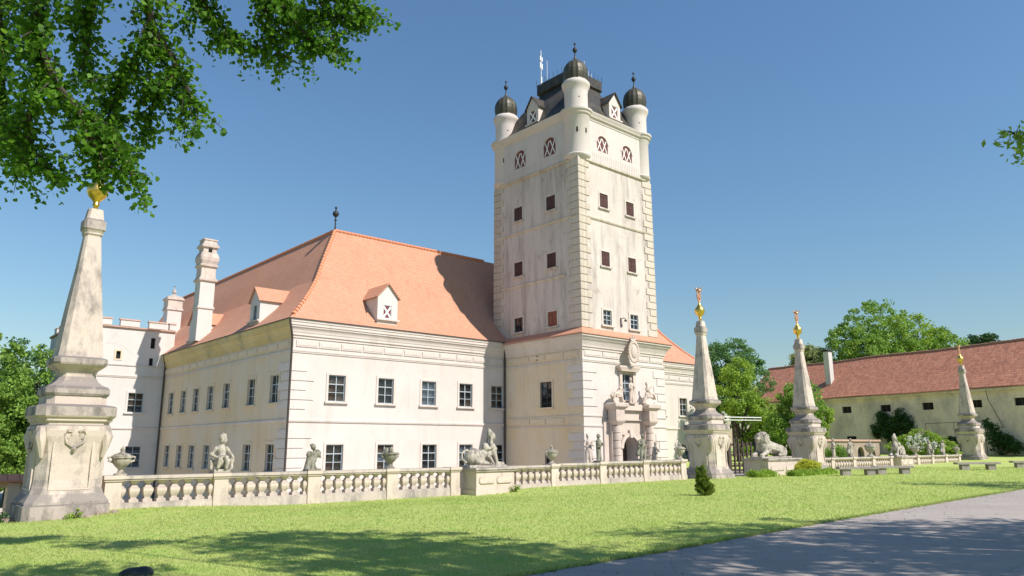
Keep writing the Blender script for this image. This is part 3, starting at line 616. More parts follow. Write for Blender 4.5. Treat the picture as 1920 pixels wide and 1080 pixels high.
MB().sweep([(U0 + .9, V0), (U1 - .9, V0)], [(-.2, 24.44), (.0, 24.44), (.08, 24.52), (.08, 24.62), (-.2, 24.64)]).obj('string_course', 'quoin', tow)
mb = MB()
for k in range(30):
    s = V0 + 1.75 + k * .235
    if s < V1 - 1.7: mb.box(U0 - .022, U0 + .02, s, s + .12, 24.7, 25.45)
for k in range(30):
    s = U0 + 1.75 + k * .235
    if s < U1 - 1.7: mb.box(s, s + .12, V0 - .022, V0 + .02, 24.7, 25.45)
fb = mb.obj('fluted_band', 'towertop', tow); fb['kind'] = 'stuff'
def arch_shutter(loc, rz, w, h):
    r = w / 2 - .02; n = 12; zs = h - .06 - w / 2
    poly = [(-r, 0), (r, 0)] + [(r * math.cos(math.pi * k / n), zs + r * math.sin(math.pi * k / n)) for k in range(n + 1)]
    o = MB().prism(poly, lambda x, z: (x, .05, z), lambda x, z: (x, .09, z)).obj('arched_shutter', 'redpaint', tow, loc, rz)
    mb = MB(); t = .045
    for cx in (-r * .47, r * .47):
        for s in (-1, 1):
            hh = h * .78; ww = r * .8; L = math.hypot(ww, hh); nx, nz = -hh / L * t, s * ww / L * t; y = .03 if s > 0 else .036
            a, b = (cx - s * ww / 2, .06), (cx + s * ww / 2, .06 + hh)
            mb.prism([(a[0] - nx, a[1] - nz), (b[0] - nx, b[1] - nz), (b[0] + nx, b[1] + nz), (a[0] + nx, a[1] + nz)], lambda x, z, y=y: (x, y, z), lambda x, z: (x, .051, z))
    mb.obj('cross_brace', 'whitepaint', o)
    ring = MB()
    for k in range(n):
        a0, a1 = math.pi * k / n, math.pi * (k + 1) / n; q = []
        for rr in (w / 2 + .005, w / 2 + .14):
            q += [(rr * math.cos(a0), zs + rr * math.sin(a0)), (rr * math.cos(a1), zs + rr * math.sin(a1))]
        ring.prism([q[0], q[1], q[3], q[2]], lambda x, z: (x, -.035, z), lambda x, z: (x, .02, z))
    ring.obj('arch_surround', 'towertop', o)
for c in aL: arch_shutter((U0, c, 25.62), -math.pi / 2, 1.44, 1.68)
for c in aR: arch_shutter((c, V0, 25.75), 0, 1.36, 1.45)
# main cornice: straight runs, rings round the turrets
cp = [(-.3, 28.2), (.04, 28.2), (.08, 28.38), (.2, 28.46), (.22, 28.62), (.32, 28.72), (.34, 28.86), (-.3, 28.95)]
for a, b in (((U0, V1 - 1.3), (U0, V0 + 1.3)), ((U0 + 1.3, V0), (U1 - 1.3, V0)), ((U1, V0 + 1.3), (U1, V1 - 1.3))): MB().sweep([a, b], cp).obj('cornice', 'towertop', tow, smooth=True)
TUR = [(20.05, -8.05), (20.05, .85), (27.8, -8.05), (27.8, .85)]
dome = []
for a, c in ((.0, .02), (.0, 0)): pass
dmb = MB(); n = 32
for r, zz in ((.98, 31.55), (.95, 31.7), (1.0, 31.95), (1.03, 32.25), (1.01, 32.6), (.92, 32.95), (.74, 33.25), (.5, 33.48), (.28, 33.62), (.14, 33.76), (.07, 34.0)):
    dmb_r = [(r * (1 + (.035 if k % 2 else 0)) * math.cos(2 * math.pi * k / n), r * (1 + (.035 if k % 2 else 0)) * math.sin(2 * math.pi * k / n), zz) for k in range(n)]
    dome.append(dmb_r)
dome_me = dmb.loft(dome).mesh('turret_dome', 'copper')
tur_me = MB().lathe([(.55, 24.2), (.8, 24.5), (1.0, 24.75), (1.1, 24.85), (1.12, 24.97), (1.04, 25.05), (1.04, 28.15), (1.1, 28.22), (1.12, 28.4), (1.24, 28.48), (1.26, 28.64), (1.36, 28.73), (1.37, 28.88), (1.1, 28.98), (.97, 29.0), (.97, 30.5), (1.0, 30.75), (1.1, 31.02), (1.17, 31.15), (1.19, 31.38), (1.04, 31.58), (.5, 31.6)], n=40).mesh('turret', 'towertop', True)
fin_me = MB().lathe([(.09, 33.85), (.05, 34.1), (.045, 34.35), (.12, 34.42), (.2, 34.56), (.2, 34.68), (.12, 34.82), (.045, 34.9), (.04, 35.1), (.1, 35.16), (.09, 35.26), (.0, 35.34)], n=12).mesh('finial', 'iron', True)
lh = MB().box(-.07, .07, -.02, .1, 0, .3).prism([(-.11, .0), (.11, .0), (.0, -.18)], lambda x, z: (x, -.022, z), lambda x, z: (x, .1, z)).mesh('loophole', 'dark')
for i, (a, b) in enumerate(TUR):
    t = link('turret', tur_me, tow, (a, b, 0)); link('turret_dome', dome_me, t); link('finial', fin_me, t)
    for ang in ((-.78, 0.0) if i == 0 else (-1.57,) if i == 2 else (-.9,)):
        link('loophole', lh, t, (math.sin(ang) * 1.035, -math.cos(ang) * 1.035, 26.9), ang)
    MB().lathe([(.06, 0), (.0, .01)], n=10).obj('spy_hole', 'dark', t, (math.sin(-.55) * .975, -math.cos(-.55) * .975, 29.9)).rotation_euler = (math.pi / 2, 0, -.55)
# bell-shaped metal roof, platform and masts
CX, CY = (S0 + S1) / 2, (SV0 + SV1) / 2
bell = [(4.55, 28.9, .3), (4.5, 29.15, .3), (4.05, 29.7, .35), (3.75, 30.4, .4), (3.5, 31.0, .45), (3.1, 31.7, .45), (2.55, 32.4, .4), (2.15, 32.9, .35), (1.9, 33.5, .3)]
MB().sqloft(bell, CX, CY, 1.12).obj('bell_roof', 'black', tow, smooth=True)
MB().sqloft([(1.95, 33.5, .2), (2.1, 33.6, .2), (2.1, 34.5, .2), (1.9, 34.55, .2)], CX, CY, 1.1).obj('roof_platform', 'black', tow)
mb = MB()
for s in (-1, 1):
    for k in range(9):
        x = -2.0 + .5 * k; mb.box(CX + x - .009, CX + x + .012, CY + s * 2.25 - .012, CY + s * 2.25 + .012, 34.5, 35.1)
        mb.box(CX + s * 2.05 - .012, CX + s * 2.05 + .012, CY + x * 1.1 - .012, CY + x * 1.1 + .012, 34.5, 35.1)
rp = mb.obj('railing_posts', 'iron', tow); rp['kind'] = 'stuff'
mb = MB().tube([(21.9, -2.0, 34.4), (21.9, -2.0, 37.9)], .035).tube([(21.9, -2.0, 34.4), (21.9, -2.0, 35.2)], .09)
for zz, rr, l in ((36.1, .14, .7), (36.9, .1, .5)): mb.box(21.9 - .15, 21.9 - .05, -2.06, -1.97, zz, zz + l * .8).box(21.96, 22.06, -2.06, -1.97, zz - .1, zz + l * .8 - .1)
mb.obj('antenna_mast', 'whitepaint', tow)
for x, y, h in ((24.2, -5.3, 36.3), (25.6, -4.5, 36.1), (25.9, -4.6, 35.9), (21.5, -3.2, 36.2)): MB().tube([(x, y, 34.4), (x, y, h)], .022, 6).obj('antenna_rod', 'whitepaint', tow)
dormer(tow, (19.72, -3.1, 29.55), -math.pi / 2, 1.45, 1.55, .95, 2.2, (.85, 1.15, .1), 'black', 'towertop', rmat='black', skirt=.6)
dormer(tow, (24.5, -8.45, 29.5), 0, 1.45, 1.5, .95, 2.2, (.85, 1.15, .1), 'black', 'towertop', rmat='black', skirt=.6)
# wall lamp on the shaft front
MB().box(23.85, 23.95, SV0 - .06, SV0 + .02, 11.2, 11.9).tube([(23.9, SV0, 11.85), (24.0, SV0 - .3, 11.9), (24.1, SV0 - .35, 11.8)], .03, 6).lathe([(.03, 11.8), (.13, 11.65), (.1, 11.6)], 24.1, SV0 - .35, 8).obj('wall_lamp', 'iron', tow)

# portal
PC = 24.2; pv = BV
por = MB().box(PC - 3.0, PC - .92, pv - .12, pv + .02, -1.5, 3.7).box(PC + .92, PC + 3.0, pv - .12, pv + .02, -1.5, 3.7).box(PC - .92, PC + .92, pv - .12, pv + .02, 2.62, 3.7).obj('portal', 'portal', tow)
for s in (-1, 1):
    x = PC + s * 2.0
    MB().box(x - .52, x + .52, pv - .72, pv - .1, -1.5, -.1).obj('pedestal', 'portal', por)
    MB().box(x - .42, x + .42, pv - .4, pv - .11, -.1, 3.45).obj('pier', 'portal', por)
    cb = MB()
    for k in range(6): cb.lathe([(.28, -.1 + k * .57), (.33, -.06 + k * .57), (.33, .42 + k * .57), (.28, .45 + k * .57)], x, pv - .5, 16)
    cb.obj('column', 'portal', por, smooth=True)
    MB().sqloft([(.34, 3.33, .05), (.42, 3.45, .04), (.52, 3.6, .03), (.55, 3.72, .03)], x, pv - .45).obj('capital', 'portal', por)
    MB().box(x - .5, x + .5, pv - .95, pv - .1, 3.72, 4.5).obj('entablature_block', 'portal', por)
    MB().sqloft([(.55, 4.5, .02), (.66, 4.62, .02), (.78, 4.72, .02), (.80, 4.92, .02), (.70, 5.02, .02)], x, pv - .38).obj('cornice_block', 'portal', por)
    # scroll of the broken pediment
    pts = [(x - s * .75, pv - .6, 5.05), (x - s * .55, pv - .6, 5.45), (x - s * .15, pv - .6, 5.72), (x + s * .3, pv - .6, 5.7), (x + s * .62, pv - .6, 5.5)]
    MB().tube(pts, [.12, .17, .2, .17, .12], 10).obj('pediment_scroll', 'portal', por, smooth=True)
MB().box(PC - 1.5, PC + 1.5, pv - .3, pv - .1, 3.72, 4.5).box(PC - 1.24, PC + 1.24, pv - .55, pv - .1, 4.5, 4.98).obj('entablature', 'portal', por)
mb = MB()
for k in range(14):
    a0, a1 = math.pi * k / 14, math.pi * (k + 1) / 14; q = []
    for rr in (.92, 1.2): q += [(PC + rr * math.cos(a0), 1.59 + rr * math.sin(a0)), (PC + rr * math.cos(a1), 1.59 + rr * math.sin(a1))]
    mb.prism([q[0], q[1], q[3], q[2]], lambda x, z: (x, pv - .26, z), lambda x, z: (x, pv - .1, z))
mb.obj('archivolt', 'portal', por); MB().prism([(-.14, 2.4), (.14, 2.4), (.22, 3.0), (-.22, 3.0)], lambda x, z: (PC + x, pv - .34, z), lambda x, z: (PC + x, pv - .1, z)).obj('keystone', 'portal', por)
MB().box(PC - .9, PC + .9, pv + 1.0, pv + 1.06, -1.0, 2.55).obj('gate_leaf', 'wood', por)
window(tow, (PC, pv, 5.3), 0, 1.3, 2.1, 2, 3, trim='portal', depth=.25)
MB().box(PC - .95, PC - .66, pv - .14, pv + .02, 5.1, 7.55).box(PC + .66, PC + .95, pv - .14, pv + .02, 5.1, 7.55).sqloft([(1.0, 7.56, .02), (1.12, 7.7, .02), (1.3, 7.85, .02), (1.3, 7.98, .02)], PC, pv - .1, .28).obj('window_aedicule', 'portal', por)

# ================================================================== sculpture helper: overlapping solids fused into one skin
def cap_ring(mb, p0, p1, r0, r1, n=10, m=3):
    p0, p1 = Vector(p0), Vector(p1); t = (p1 - p0); L = t.length; t = t.normalized() if L > 1e-6 else Vector((0, 0, 1))
    a = t.cross(Vector((.3, .2, .93))).normalized(); b = t.cross(a); rings = []
    for k in range(-m, m + 1):
        if k <= 0:
            th = math.pi / 2 * k / m * .98; rings.append((p0 + t * (r0 * math.sin(th)), r0 * math.cos(th)))
        if k >= 0:
            th = math.pi / 2 * k / m * .98; rings.append((p1 + t * (r1 * math.sin(th)), r1 * math.cos(th)))
    mb.loft([[tuple(c + (a * math.cos(2 * math.pi * j / n) + b * math.sin(2 * math.pi * j / n)) * max(r, .002)) for j in range(n)] for c, r in rings])
def sculpt(name, parts, voxel, mat):
    mb = MB()
    for p in parts:
        if p[0] == 'c': cap_ring(mb, *p[1:])
        elif p[0] == 'e':
            (cx, cy, cz), (rx, ry, rz) = p[1:3]; tilt = p[3] if len(p) > 3 else 0.0; o = len(mb.v)
            cap_ring(mb, (0, 0, 0), (0, 0, 1e-7), 1, 1, 14, 5); ca, sa = math.cos(tilt), math.sin(tilt)
            for i in range(o, len(mb.v)):
                x, y, z = mb.v[i]; x, y, z = x * rx, y * ry, z * rz; mb.v[i] = (cx + x * ca + z * sa, cy + y, cz - x * sa + z * ca)
        elif p[0] == 'b': mb.box(*p[1:])
        elif p[0] == 'l': mb.lathe(*p[1:])
    me = mb.mesh(name + '_raw', mat); o = bpy.data.objects.new(name + '_raw', me); COL.objects.link(o)
    md = o.modifiers.new('r', 'REMESH'); md.mode = 'VOXEL'; md.voxel_size = voxel
    ms = o.modifiers.new('s', 'SMOOTH'); ms.factor = .4; ms.iterations = 1
    dg = bpy.context.evaluated_depsgraph_get(); out = bpy.data.meshes.new_from_object(o.evaluated_get(dg)); out.name = name
    bpy.data.objects.remove(o); bpy.data.meshes.remove(me)
    out.polygons.foreach_set('use_smooth', [True] * len(out.polygons)); out.materials.clear(); out.materials.append(M[mat]); return out
def dupmat(me, mat):
    m = me.copy(); m.materials.clear(); m.materials.append(M[mat]); return m

def smooth(a, b, x):
    t = np.clip((x - a) / (b - a), 0, 1); return t * t * (3 - 2 * t)
def ground_h(a, b):
    a = np.asarray(a, float); b = np.asarray(b, float)
    h = np.interp(a, [18, 30, 42, 54, 64, 90], [0, .10, .20, .36, .85, 1.2]) * smooth(-37, -28, b)
    h += .03 * np.sin(a * .31 + 1) * np.sin(b * .27) - .15 * smooth(-29, -24, b) * smooth(-15, -10, a) * (1 - smooth(-3, 1, a))
    h -= .34 * smooth(-25.6, -24.4, b) * (1 - smooth(-17.9, -16.2, a))
    h = np.where(b < -36, h * np.clip((b + 42) / 6, 0, 1) ** 1, h)
    drop = smooth(-25.4, -22.6, b) * (1 - smooth(-21.5, -18.5, a)); h = h * (1 - drop) - 2.7 * drop
    return h
# ================================================================== OBELISKS
ch_ = .2
OBP = [(1.04, -.15, .16), (1.04, .22, .16), (1.0, .26, .17), (1.0, .32, .18), (.95, .40, .2), (.885, .52, .22), (.84, .68, .23), (.815, .9, .24), (.81, 1.3, .24), (.825, 1.6, .24), (.86, 1.85, .23), (.905, 2.05, .22), (.92, 2.2, .21), (.90, 2.32, .2),
       (.86, 2.36, .2), (.86, 2.42, .2), (.92, 2.46, .2), (.92, 2.52, .2), (.97, 2.56, .2), (.99, 2.6, .2), (.99, 2.84, .2), (.95, 2.88, .2), (.74, 2.92, .17), (.74, 3.14, .17), (.77, 3.16, .17), (.80, 3.22, .17), (.80, 3.34, .18), (.75, 3.42, .18), (.62, 3.48, .17), (.52, 3.58, .16), (.46, 3.7, .14), (.45, 3.78, .13), (.49, 3.88, .13), (.60, 3.97, .14), (.665, 4.03, .14), (.68, 4.08, .14), (.68, 4.2, .14), (.64, 4.24, .14), (.575, 4.26, .14),
       (.555, 4.4, .14), (.44, 5.6, .115), (.30, 6.9, .08), (.215, 7.88, .06), (.215, 7.9, .06), (.25, 7.95, .06), (.24, 8.0, .06), (.27, 8.06, .07), (.295, 8.1, .07), (.295, 8.36, .07), (.24, 8.4, .07), (.235, 8.42, .07), (.19, 8.74, .06), (.06, 8.76, .02)]
mb = MB().sqloft(OBP); nr_ = len(OBP)
for i in range(nr_ - 1):
    zm = (OBP[i][1] + OBP[i + 1][1]) / 2
    if zm < .36 or 2.58 < zm < 2.95 or 3.15 < zm < 3.45 or 4.02 < zm < 4.3 or 8.05 < zm < 8.5:
        for j in range(8): mb.m[i * 8 + j] = 1
ob_me = mb.mesh('obelisk_body', ['obelisk', 'obelisk_band'])
mb = MB()      # front panel frame with shell scroll
def panelframe(mb):
    w, z0, z1, y, t = .50, .62, 2.02, -.84, .05
    for x0, x1, a, b in ((-w, -w + t, z0, z1), (w - t, w, z0, z1), (-w + t, w - t, z0, z0 + t), (-w + t, -.16, z1 - t, z1), (.16, w - t, z1 - t, z1)): mb.box(x0, x1, y - .03, y + .08, a, b)
    for s in (-1, 1):
        mb.tube([(s * .16, y - .04, 1.98), (s * .26, y - .05, 2.1), (s * .2, y - .08, 2.2), (s * .08, y - .07, 2.17), (s * .1, y - .06, 2.08)], [.03, .045, .05, .045, .03], 7)
        mb.tube([(s * .25, y - .05, 2.08), (s * .2, y - .04, 1.88), (s * .05, y - .04, 1.76)], [.035, .035, .02], 7)
    mb.tube([(0, y - .04, 1.8), (0, y - .06, 1.7), (0, y - .04, 1.62)], [.02, .06, .02], 7)
panelframe(mb)
pf_me = mb.mesh('panel_frame', 'obelisk')
mb = MB()
for k in range(1): pass
mb.tube([(0, 0, 2.3), (0, -.06, 2.05), (0, -.02, 1.75), (0, .04, 1.5)], [.11, .15, .10, .05], 8); con_me = mb.mesh('scroll_console', 'obelisk', True)
ball_me = MB().lathe([(.05, 8.7), (.07, 8.86), (.1, 8.9), (.08, 8.98), (.13, 9.06), (.22, 9.14), (.285, 9.28), (.29, 9.38), (.25, 9.5), (.17, 9.6), (.09, 9.7), (.05, 9.8), (.04, 9.86)], n=20).mesh('gilded_ball', 'gold', True)
mb = MB()
for s in (-1, 1):
    mb.tube([(s * .02, 0, 9.82), (s * .1, 0, 9.98), (s * .155, 0, 10.18), (s * .13, 0, 10.4), (s * .17, 0, 10.52)], [.03, .045, .05, .04, .03], 7)
    mb.tube([(s * .0, s * .02, 10.0), (s * .08, s * .02, 10.2), (s * .05, 0, 10.42)], [.02, .03, .02], 6)
mb.tube([(0, 0, 9.8), (0, 0, 10.5)], [.035, .025], 7)
mb.lathe([(.08, 10.48), (.17, 10.54), (.15, 10.58), (.18, 10.62)], n=10)
for k in range(5): mb.tube([(.15 * math.cos(k * 1.257), .15 * math.sin(k * 1.257), 10.58), (.2 * math.cos(k * 1.257), .2 * math.sin(k * 1.257), 10.74)], [.03, .015], 5)
orn_me = mb.mesh('crowned_ornament', 'coppergold', True)
for uu, zz, lab in ((-17.2, 0, 'nearest and largest-looking stone obelisk with gilded ball at the left end of the balustrade'), (14.03, 0, 'stone obelisk with gilded ball behind the small clipped yew'),
                    (25.32, 0, 'stone obelisk with gilded ball beside the reclining lion'), (56.2, .35, 'farthest and smallest-looking obelisk, in front of the stable wall')):
    o = thing('obelisk', lab, 'obelisk', W(uu, -23, zz - .0), group='stone obelisks along the forecourt')
    if zz: o.scale = (1, 1, 9.3 / 9.3 * (1 - .0))
    link('obelisk_body', ob_me, o); link('gilded_ball', ball_me, o); link('crowned_ornament', orn_me, o)
    for k in range(4):
        link('panel_frame', pf_me, o, rz=k * math.pi / 2)
        a = math.pi / 4 + k * math.pi / 2; link('scroll_console', con_me, o, (math.sin(a) * 1.08, -math.cos(a) * 1.08, -.02), a)
# rubble footing of the near obelisk
rb = thing('footing', 'broken rubble and brick footing under the nearest obelisk', 'rubble', W(-17.2, -23, 0))
rr = random.Random(3); MB().sqloft([(1.02, -1.2, .14), (1.0, -.12, .14)]).obj('foundation', 'rubble', rb)
for k in range(80):
    if k < 52: x, y = rr.uniform(-1.35, 1.15), -1.04 - rr.uniform(-.04, .30)
    else: x, y = -1.04 - rr.uniform(-.02, .3), rr.uniform(-1.3, .8)
    s = rr.uniform(.06, .15); mb = MB(); ring = []; zg = float(ground_h(-17.2 + x, -23 + y))
    for zz, q in ((-.25, 1.1), (-.02, 1.0), (s * .6, .6)): ring.append([(x + s * q * rr.uniform(.75, 1.2) * math.cos(a * 1.047), y + s * q * rr.uniform(.7, 1.2) * math.sin(a * 1.047), zz - .0 - rr.uniform(0, .04) + zg) for a in range(6)])
    mb.loft(ring).obj('stone', 'rubble', rb)

# ================================================================== BALUSTRADES
BAL = [(.13, 0, .0), (.13, .09, .0), (.09, .11, .0), (.075, .15, .0), (.12, .24, .0), (.145, .32, .02), (.145, .40, .02), (.11, .44, .02), (.07, .50, .0), (.06, .54, .0), (.10, .58, .0), (.13, .60, .0), (.13, .66, .0)]
bal_me = MB().sqloft(BAL).mesh('baluster', 'stone')
ped_me = MB().box(-.23, .23, -.24, .24, -1.2, .15).box(-.22, .22, -.21, .21, .15, .78).box(-.255, .255, -.245, .245, .78, .84).box(-.28, .28, -.28, .28, .84, .945).mesh('pedestal', 'stone')
def bal_dz(a): return float(np.interp(a, [-3, 1.7, 5, 11.5, 14, 27], [0, .02, .08, .11, .08, .0]))
def balustrade(label, peds, breaks, group=None):
    u0 = peds[0]; t = thing('balustrade', label, 'balustrade', W(u0, -23, 0))
    for p in peds: link('pedestal', ped_me, t, (p - u0, 0, bal_dz(p) + random.uniform(-.006, .006)))
    for a, b in zip(peds[:-1], peds[1:]):
        if (a, b) in breaks: continue
        bay(t, a + .22 - u0, b - .22 - u0, bal_dz((a + b) / 2))
    return t
def bay(t, a, b, dz=0.0):
    MB().box(a + .004, b - .004, -.2, .2, -1.2, .13).box(a + .006, b - .006, -.17, .17, .13, .17).obj('base_course', 'stone_band', t, (0, 0, dz))
    MB().box(a + .004, b - .004, -.2, .2, .79, .84).box(a + .004, b - .004, -.23, .23, .84, .93).obj('coping', 'stone_band', t, (0, 0, dz))
    n = max(2, round((b - a) / .40)); d = (b - a) / n
    for k in range(n + 1):
        x = a + d * k
        if 0 < k < n: link('baluster', bal_me, t, (x, 0, .155 + dz))
        else: 
            o = link('baluster', bal_me, t, (x, 0, .155 + dz))
P1 = [-15.95, -12.85, -9.68, -6.54, -3.62]
b1 = balustrade('stone balustrade with fat square balusters between the nearest obelisk and the second one', P1 + [1.92, 5.13, 8.35, 11.46], {(-3.62, 1.92)})
bay(b1, -.98 + .02 + 15.95, 1.92 - .22 + 15.95)
P2 = [28.3, 31.55, 34.68, 37.7]
b2 = balustrade('far stone balustrade behind the benches running to the farthest obelisk', [28.3, 31.55, 34.68, 37.75, 42.95, 46.0, 49.05, 52.2], {(37.75, 42.95)})
bay(b2, 40.75 - 28.3, 42.73 - 28.3); bay(b2, 26.45 - 28.3, 28.08 - 28.3)
# plinths
def plinth(label, a, b, depth, z1=.9):
    t = thing('plinth', label, 'plinth', W((a + b) / 2, -23, 0)); h = (b - a) / 2; d = depth / 2
    MB().box(-h, h, -d, d, -1.2, z1 - .14).obj('block', 'stone', t); MB().box(-h - .06, h + .06, -d - .06, d + .06, z1 - .139, z1 - .07).box(-h - .1, h + .1, -d - .1, d + .1, z1 - .069, z1).obj('cap', 'stone_band', t)
    MB().box(-h - .05, h + .05, -d - .05, d + .05, -1.2, .06).obj('foot', 'stone', t)
    for s in (-1, 1):
        w = h * .40; x = s * h * .46; MB().sqloft([(w, 0, .06), (w, .03, .06), (w - .03, .045, .06)], 0, 0, .13 / w).obj('raised_panel', 'stone', t, (x, -d, .42)).rotation_euler = (math.pi / 2, 0, 0)
    return t
plinth('cream stone plinth carrying the nearer sphinx', -3.0, -1.0, 1.5); plinth('cream stone plinth carrying the reclining lion', 18.9, 22.7, 1.6, 1.0); plinth('small white plinth carrying the farther sphinx', 38.4, 40.6, 1.3, .9)

# ================================================================== STATUES
def statue(name, label, me, a, z, b=-23, rz=0, scale=None, cat='statue', group=None):
    o = link(name, me, None, W(a, b, z), RZ + rz, scale); return tag(o, label, cat, group)
SPH = [('b', -1.0, .95, -.34, .34, 0, .10), ('e', (-.55, 0, .42), (.42, .30, .36)), ('e', (-.42, -.2, .36), (.30, .16, .30)), ('c', (-.5, 0, .42), (.35, 0, .62), .26, .24), ('e', (.38, 0, .68), (.24, .24, .34)),
       ('c', (.38, -.18, .6), (.52, -.2, .14), .12, .085), ('c', (.38, .18, .6), (.52, .2, .14), .12, .085), ('c', (.5, -.2, .15), (.85, -.2, .15), .09, .075), ('c', (.5, .2, .15), (.85, .2, .15), .09, .075),
       ('c', (-.45, -.3, .2), (-.05, -.32, .17), .10, .08), ('c', (.36, 0, .92), (.4, 0, 1.12), .10, .085), ('e', (.42, -.02, 1.24), (.145, .135, .185)), ('c', (.54, -.04, 1.21), (.56, -.04, 1.18), .03, .03), ('e', (.34, 0, 1.32), (.16, .16, .17)), ('e', (.3, 0, 1.43), (.12, .11, .1)), ('e', (.27, 0, 1.51), (.07, .07, .07)),
       ('c', (.30, -.13, 1.25), (.24, -.14, .95), .05, .05), ('c', (.30, .13, 1.25), (.24, .14, .95), .05, .05), ('e', (.52, -.1, .74), (.09, .09, .09)), ('e', (.52, .1, .74), (.09, .09, .09)),
       ('c', (.05, -.24, .74), (.30, -.26, .84), .07, .05), ('e', (-.02, -.12, .80), (.16, .14, .2)),
       ('c', (-.95, 0, .2), (-1.14, 0, .34), .05, .045), ('c', (-1.14, 0, .34), (-1.17, 0, .52), .045, .04), ('c', (-1.17, 0, .52), (-1.06, 0, .66), .04, .04), ('c', (-1.06, 0, .66), (-.9, 0, .7), .04, .05), ('c', (0, -.28, .45), (.2, -.3, .2), .09, .05), ('c', (.1, -.28, .4), (.28, -.3, .14), .06, .05)]
sph = sculpt('sphinx_statue', SPH, .02, 'statue')
statue('sphinx_statue', 'reclining sphinx facing right on the plinth in front of the tower junction', sph, -2.0, .9, group='sphinx statues')
statue('sphinx_statue', 'farther sphinx facing left beside the white flowering bush', sph, 39.5, .9, scale=(-1.08, 1.0, 1.12), group='sphinx statues')
LION = [('b', -1.75, 1.75, -.42, .42, 0, .1), ('e', (.95, 0, .44), (.62, .34, .38)), ('e', (1.05, -.24, .36), (.40, .16, .32)), ('c', (-.5, 0, .72), (.9, 0, .5), .40, .33), ('e', (-.75, 0, .78), (.50, .42, .62)),
        ('e', (-.92, 0, 1.12), (.42, .36, .42)), ('e', (-1.08, 0, 1.22), (.27, .24, .25)), ('c', (-1.25, 0, 1.17), (-1.40, 0, 1.13), .15, .11), ('e', (-.86, 0, 1.32), (.34, .32, .28)), ('c', (-1.12, -.17, 1.40), (-1.12, -.19, 1.46), .06, .04), ('c', (-1.12, .17, 1.40), (-1.12, .19, 1.46), .06, .04),
        ('c', (-.8, -.26, .4), (-1.5, -.28, .19), .15, .11), ('c', (-.8, .26, .4), (-1.5, .28, .19), .15, .11), ('e', (-1.55, -.28, .18), (.17, .13, .1)), ('e', (-1.55, .28, .18), (.17, .13, .1)), ('c', (.75, -.38, .24), (.25, -.40, .18), .13, .09),
        ('c', (1.5, .1, .3), (1.66, -.1, .6), .07, .06), ('c', (1.66, -.1, .6), (1.4, -.3, .74), .06, .05), ('c', (-1.38, 0, 1.05), (-1.36, 0, .98), .07, .06)]
rl_ = random.Random(5)
for k in range(70):                      # locks of the mane
    a = rl_.uniform(0, 6.283); h = rl_.uniform(.5, 1.4); rx = .40 + .1 * math.sin(h * 2); x = -.82 + .36 * math.cos(a) - (h - .9) * .18; y = .37 * math.sin(a)
    if x < -1.12 and abs(y) < .2 and h > .95: continue
    LION.append(('c', (x, y, h), (x + rl_.uniform(-.04, .06), y * 1.08, h - .24), .065, .03))
lion = sculpt('lion_statue', LION, .025, 'statue')
statue('lion_statue', 'reclining stone lion with heavy mane facing left between two obelisks', lion, 20.7, 1.0)
PUT1 = [('b', -.26, .26, -.22, .22, 0, .12), ('e', (0, .03, .34), (.23, .2, .2)), ('c', (-.08, -.02, .42), (-.12, -.26, .42), .10, .085), ('c', (.08, -.02, .42), (.14, -.24, .38), .10, .085), ('c', (-.12, -.26, .42), (-.16, -.24, .18), .085, .06), ('c', (.14, -.24, .38), (.1, -.24, .16), .085, .06),
        ('c', (0, .02, .45), (0, .0, .74), .14, .15), ('e', (0, 0, .76), (.19, .12, .12)), ('c', (-.16, 0, .78), (-.33, -.04, .58), .065, .055), ('c', (-.33, -.04, .58), (-.2, -.14, .50), .055, .045), ('c', (.16, 0, .78), (.26, -.1, .6), .065, .055), ('c', (.26, -.1, .6), (.33, -.14, .48), .055, .045),
        ('c', (.02, 0, .84), (.03, 0, .92), .06, .06), ('e', (.03, -.01, 1.0), (.105, .105, .125)), ('c', (.03, -.11, 1.0), (.03, -.125, .98), .025, .02), ('e', (.02, .02, 1.08), (.13, .12, .08)), ('e', (-.02, 0, 1.15), (.08, .08, .075)), ('e', (.07, .01, 1.16), (.07, .07, .08)), ('e', (.02, .02, 1.2), (.06, .06, .06)), ('c', (.12, .02, 1.08), (.15, .02, 1.0), .045, .035),
        ('e', (.32, -.1, .42), (.08, .06, .16)), ('c', (.32, -.1, .3), (.3, -.12, .14), .05, .07), ('c', (-.3, .02, .4), (-.28, 0, .14), .05, .07), ('e', (0, -.14, .50), (.2, .1, .06))]
put1 = sculpt('putto_statue', PUT1, .017, 'statue')
statue('putto_statue', 'seated pale cherub with plumed headdress and one arm akimbo on the balustrade', put1, -12.85, .94, group='cherub statues on the balustrade')
PUT2 = [('b', -.24, .24, -.2, .2, 0, .07), ('c', (-.2, 0, .05), (-.1, .02, .52), .11, .09), ('e', (-.12, 0, .54), (.12, .1, .13)), ('c', (.02, 0, .3), (.1, -.02, .08), .07, .055), ('c', (-.02, -.06, .3), (-.04, -.1, .08), .075, .055), ('e', (.02, -.02, .36), (.13, .11, .11)), ('c', (.02, 0, .38), (.12, 0, .6), .115, .12),
        ('e', (.16, -.02, .58), (.13, .12, .14)), ('c', (.02, -.06, .62), (-.12, -.08, .56), .05, .045), ('c', (.2, -.04, .62), (.24, -.08, .46), .05, .045), ('c', (.06, 0, .66), (.03, -.01, .72), .05, .05), ('e', (.0, -.02, .80), (.095, .095, .11)), ('c', (0, -.11, .8), (0, -.125, .78), .022, .02), ('e', (-.02, .02, .86), (.09, .09, .06))]
put2 = sculpt('putto_statue', PUT2, .02, 'dkstatue')
statue('putto_statue', 'small grey cherub leaning on a tree stump near the palace corner', put2, -9.68, .94, group='cherub statues on the balustrade')
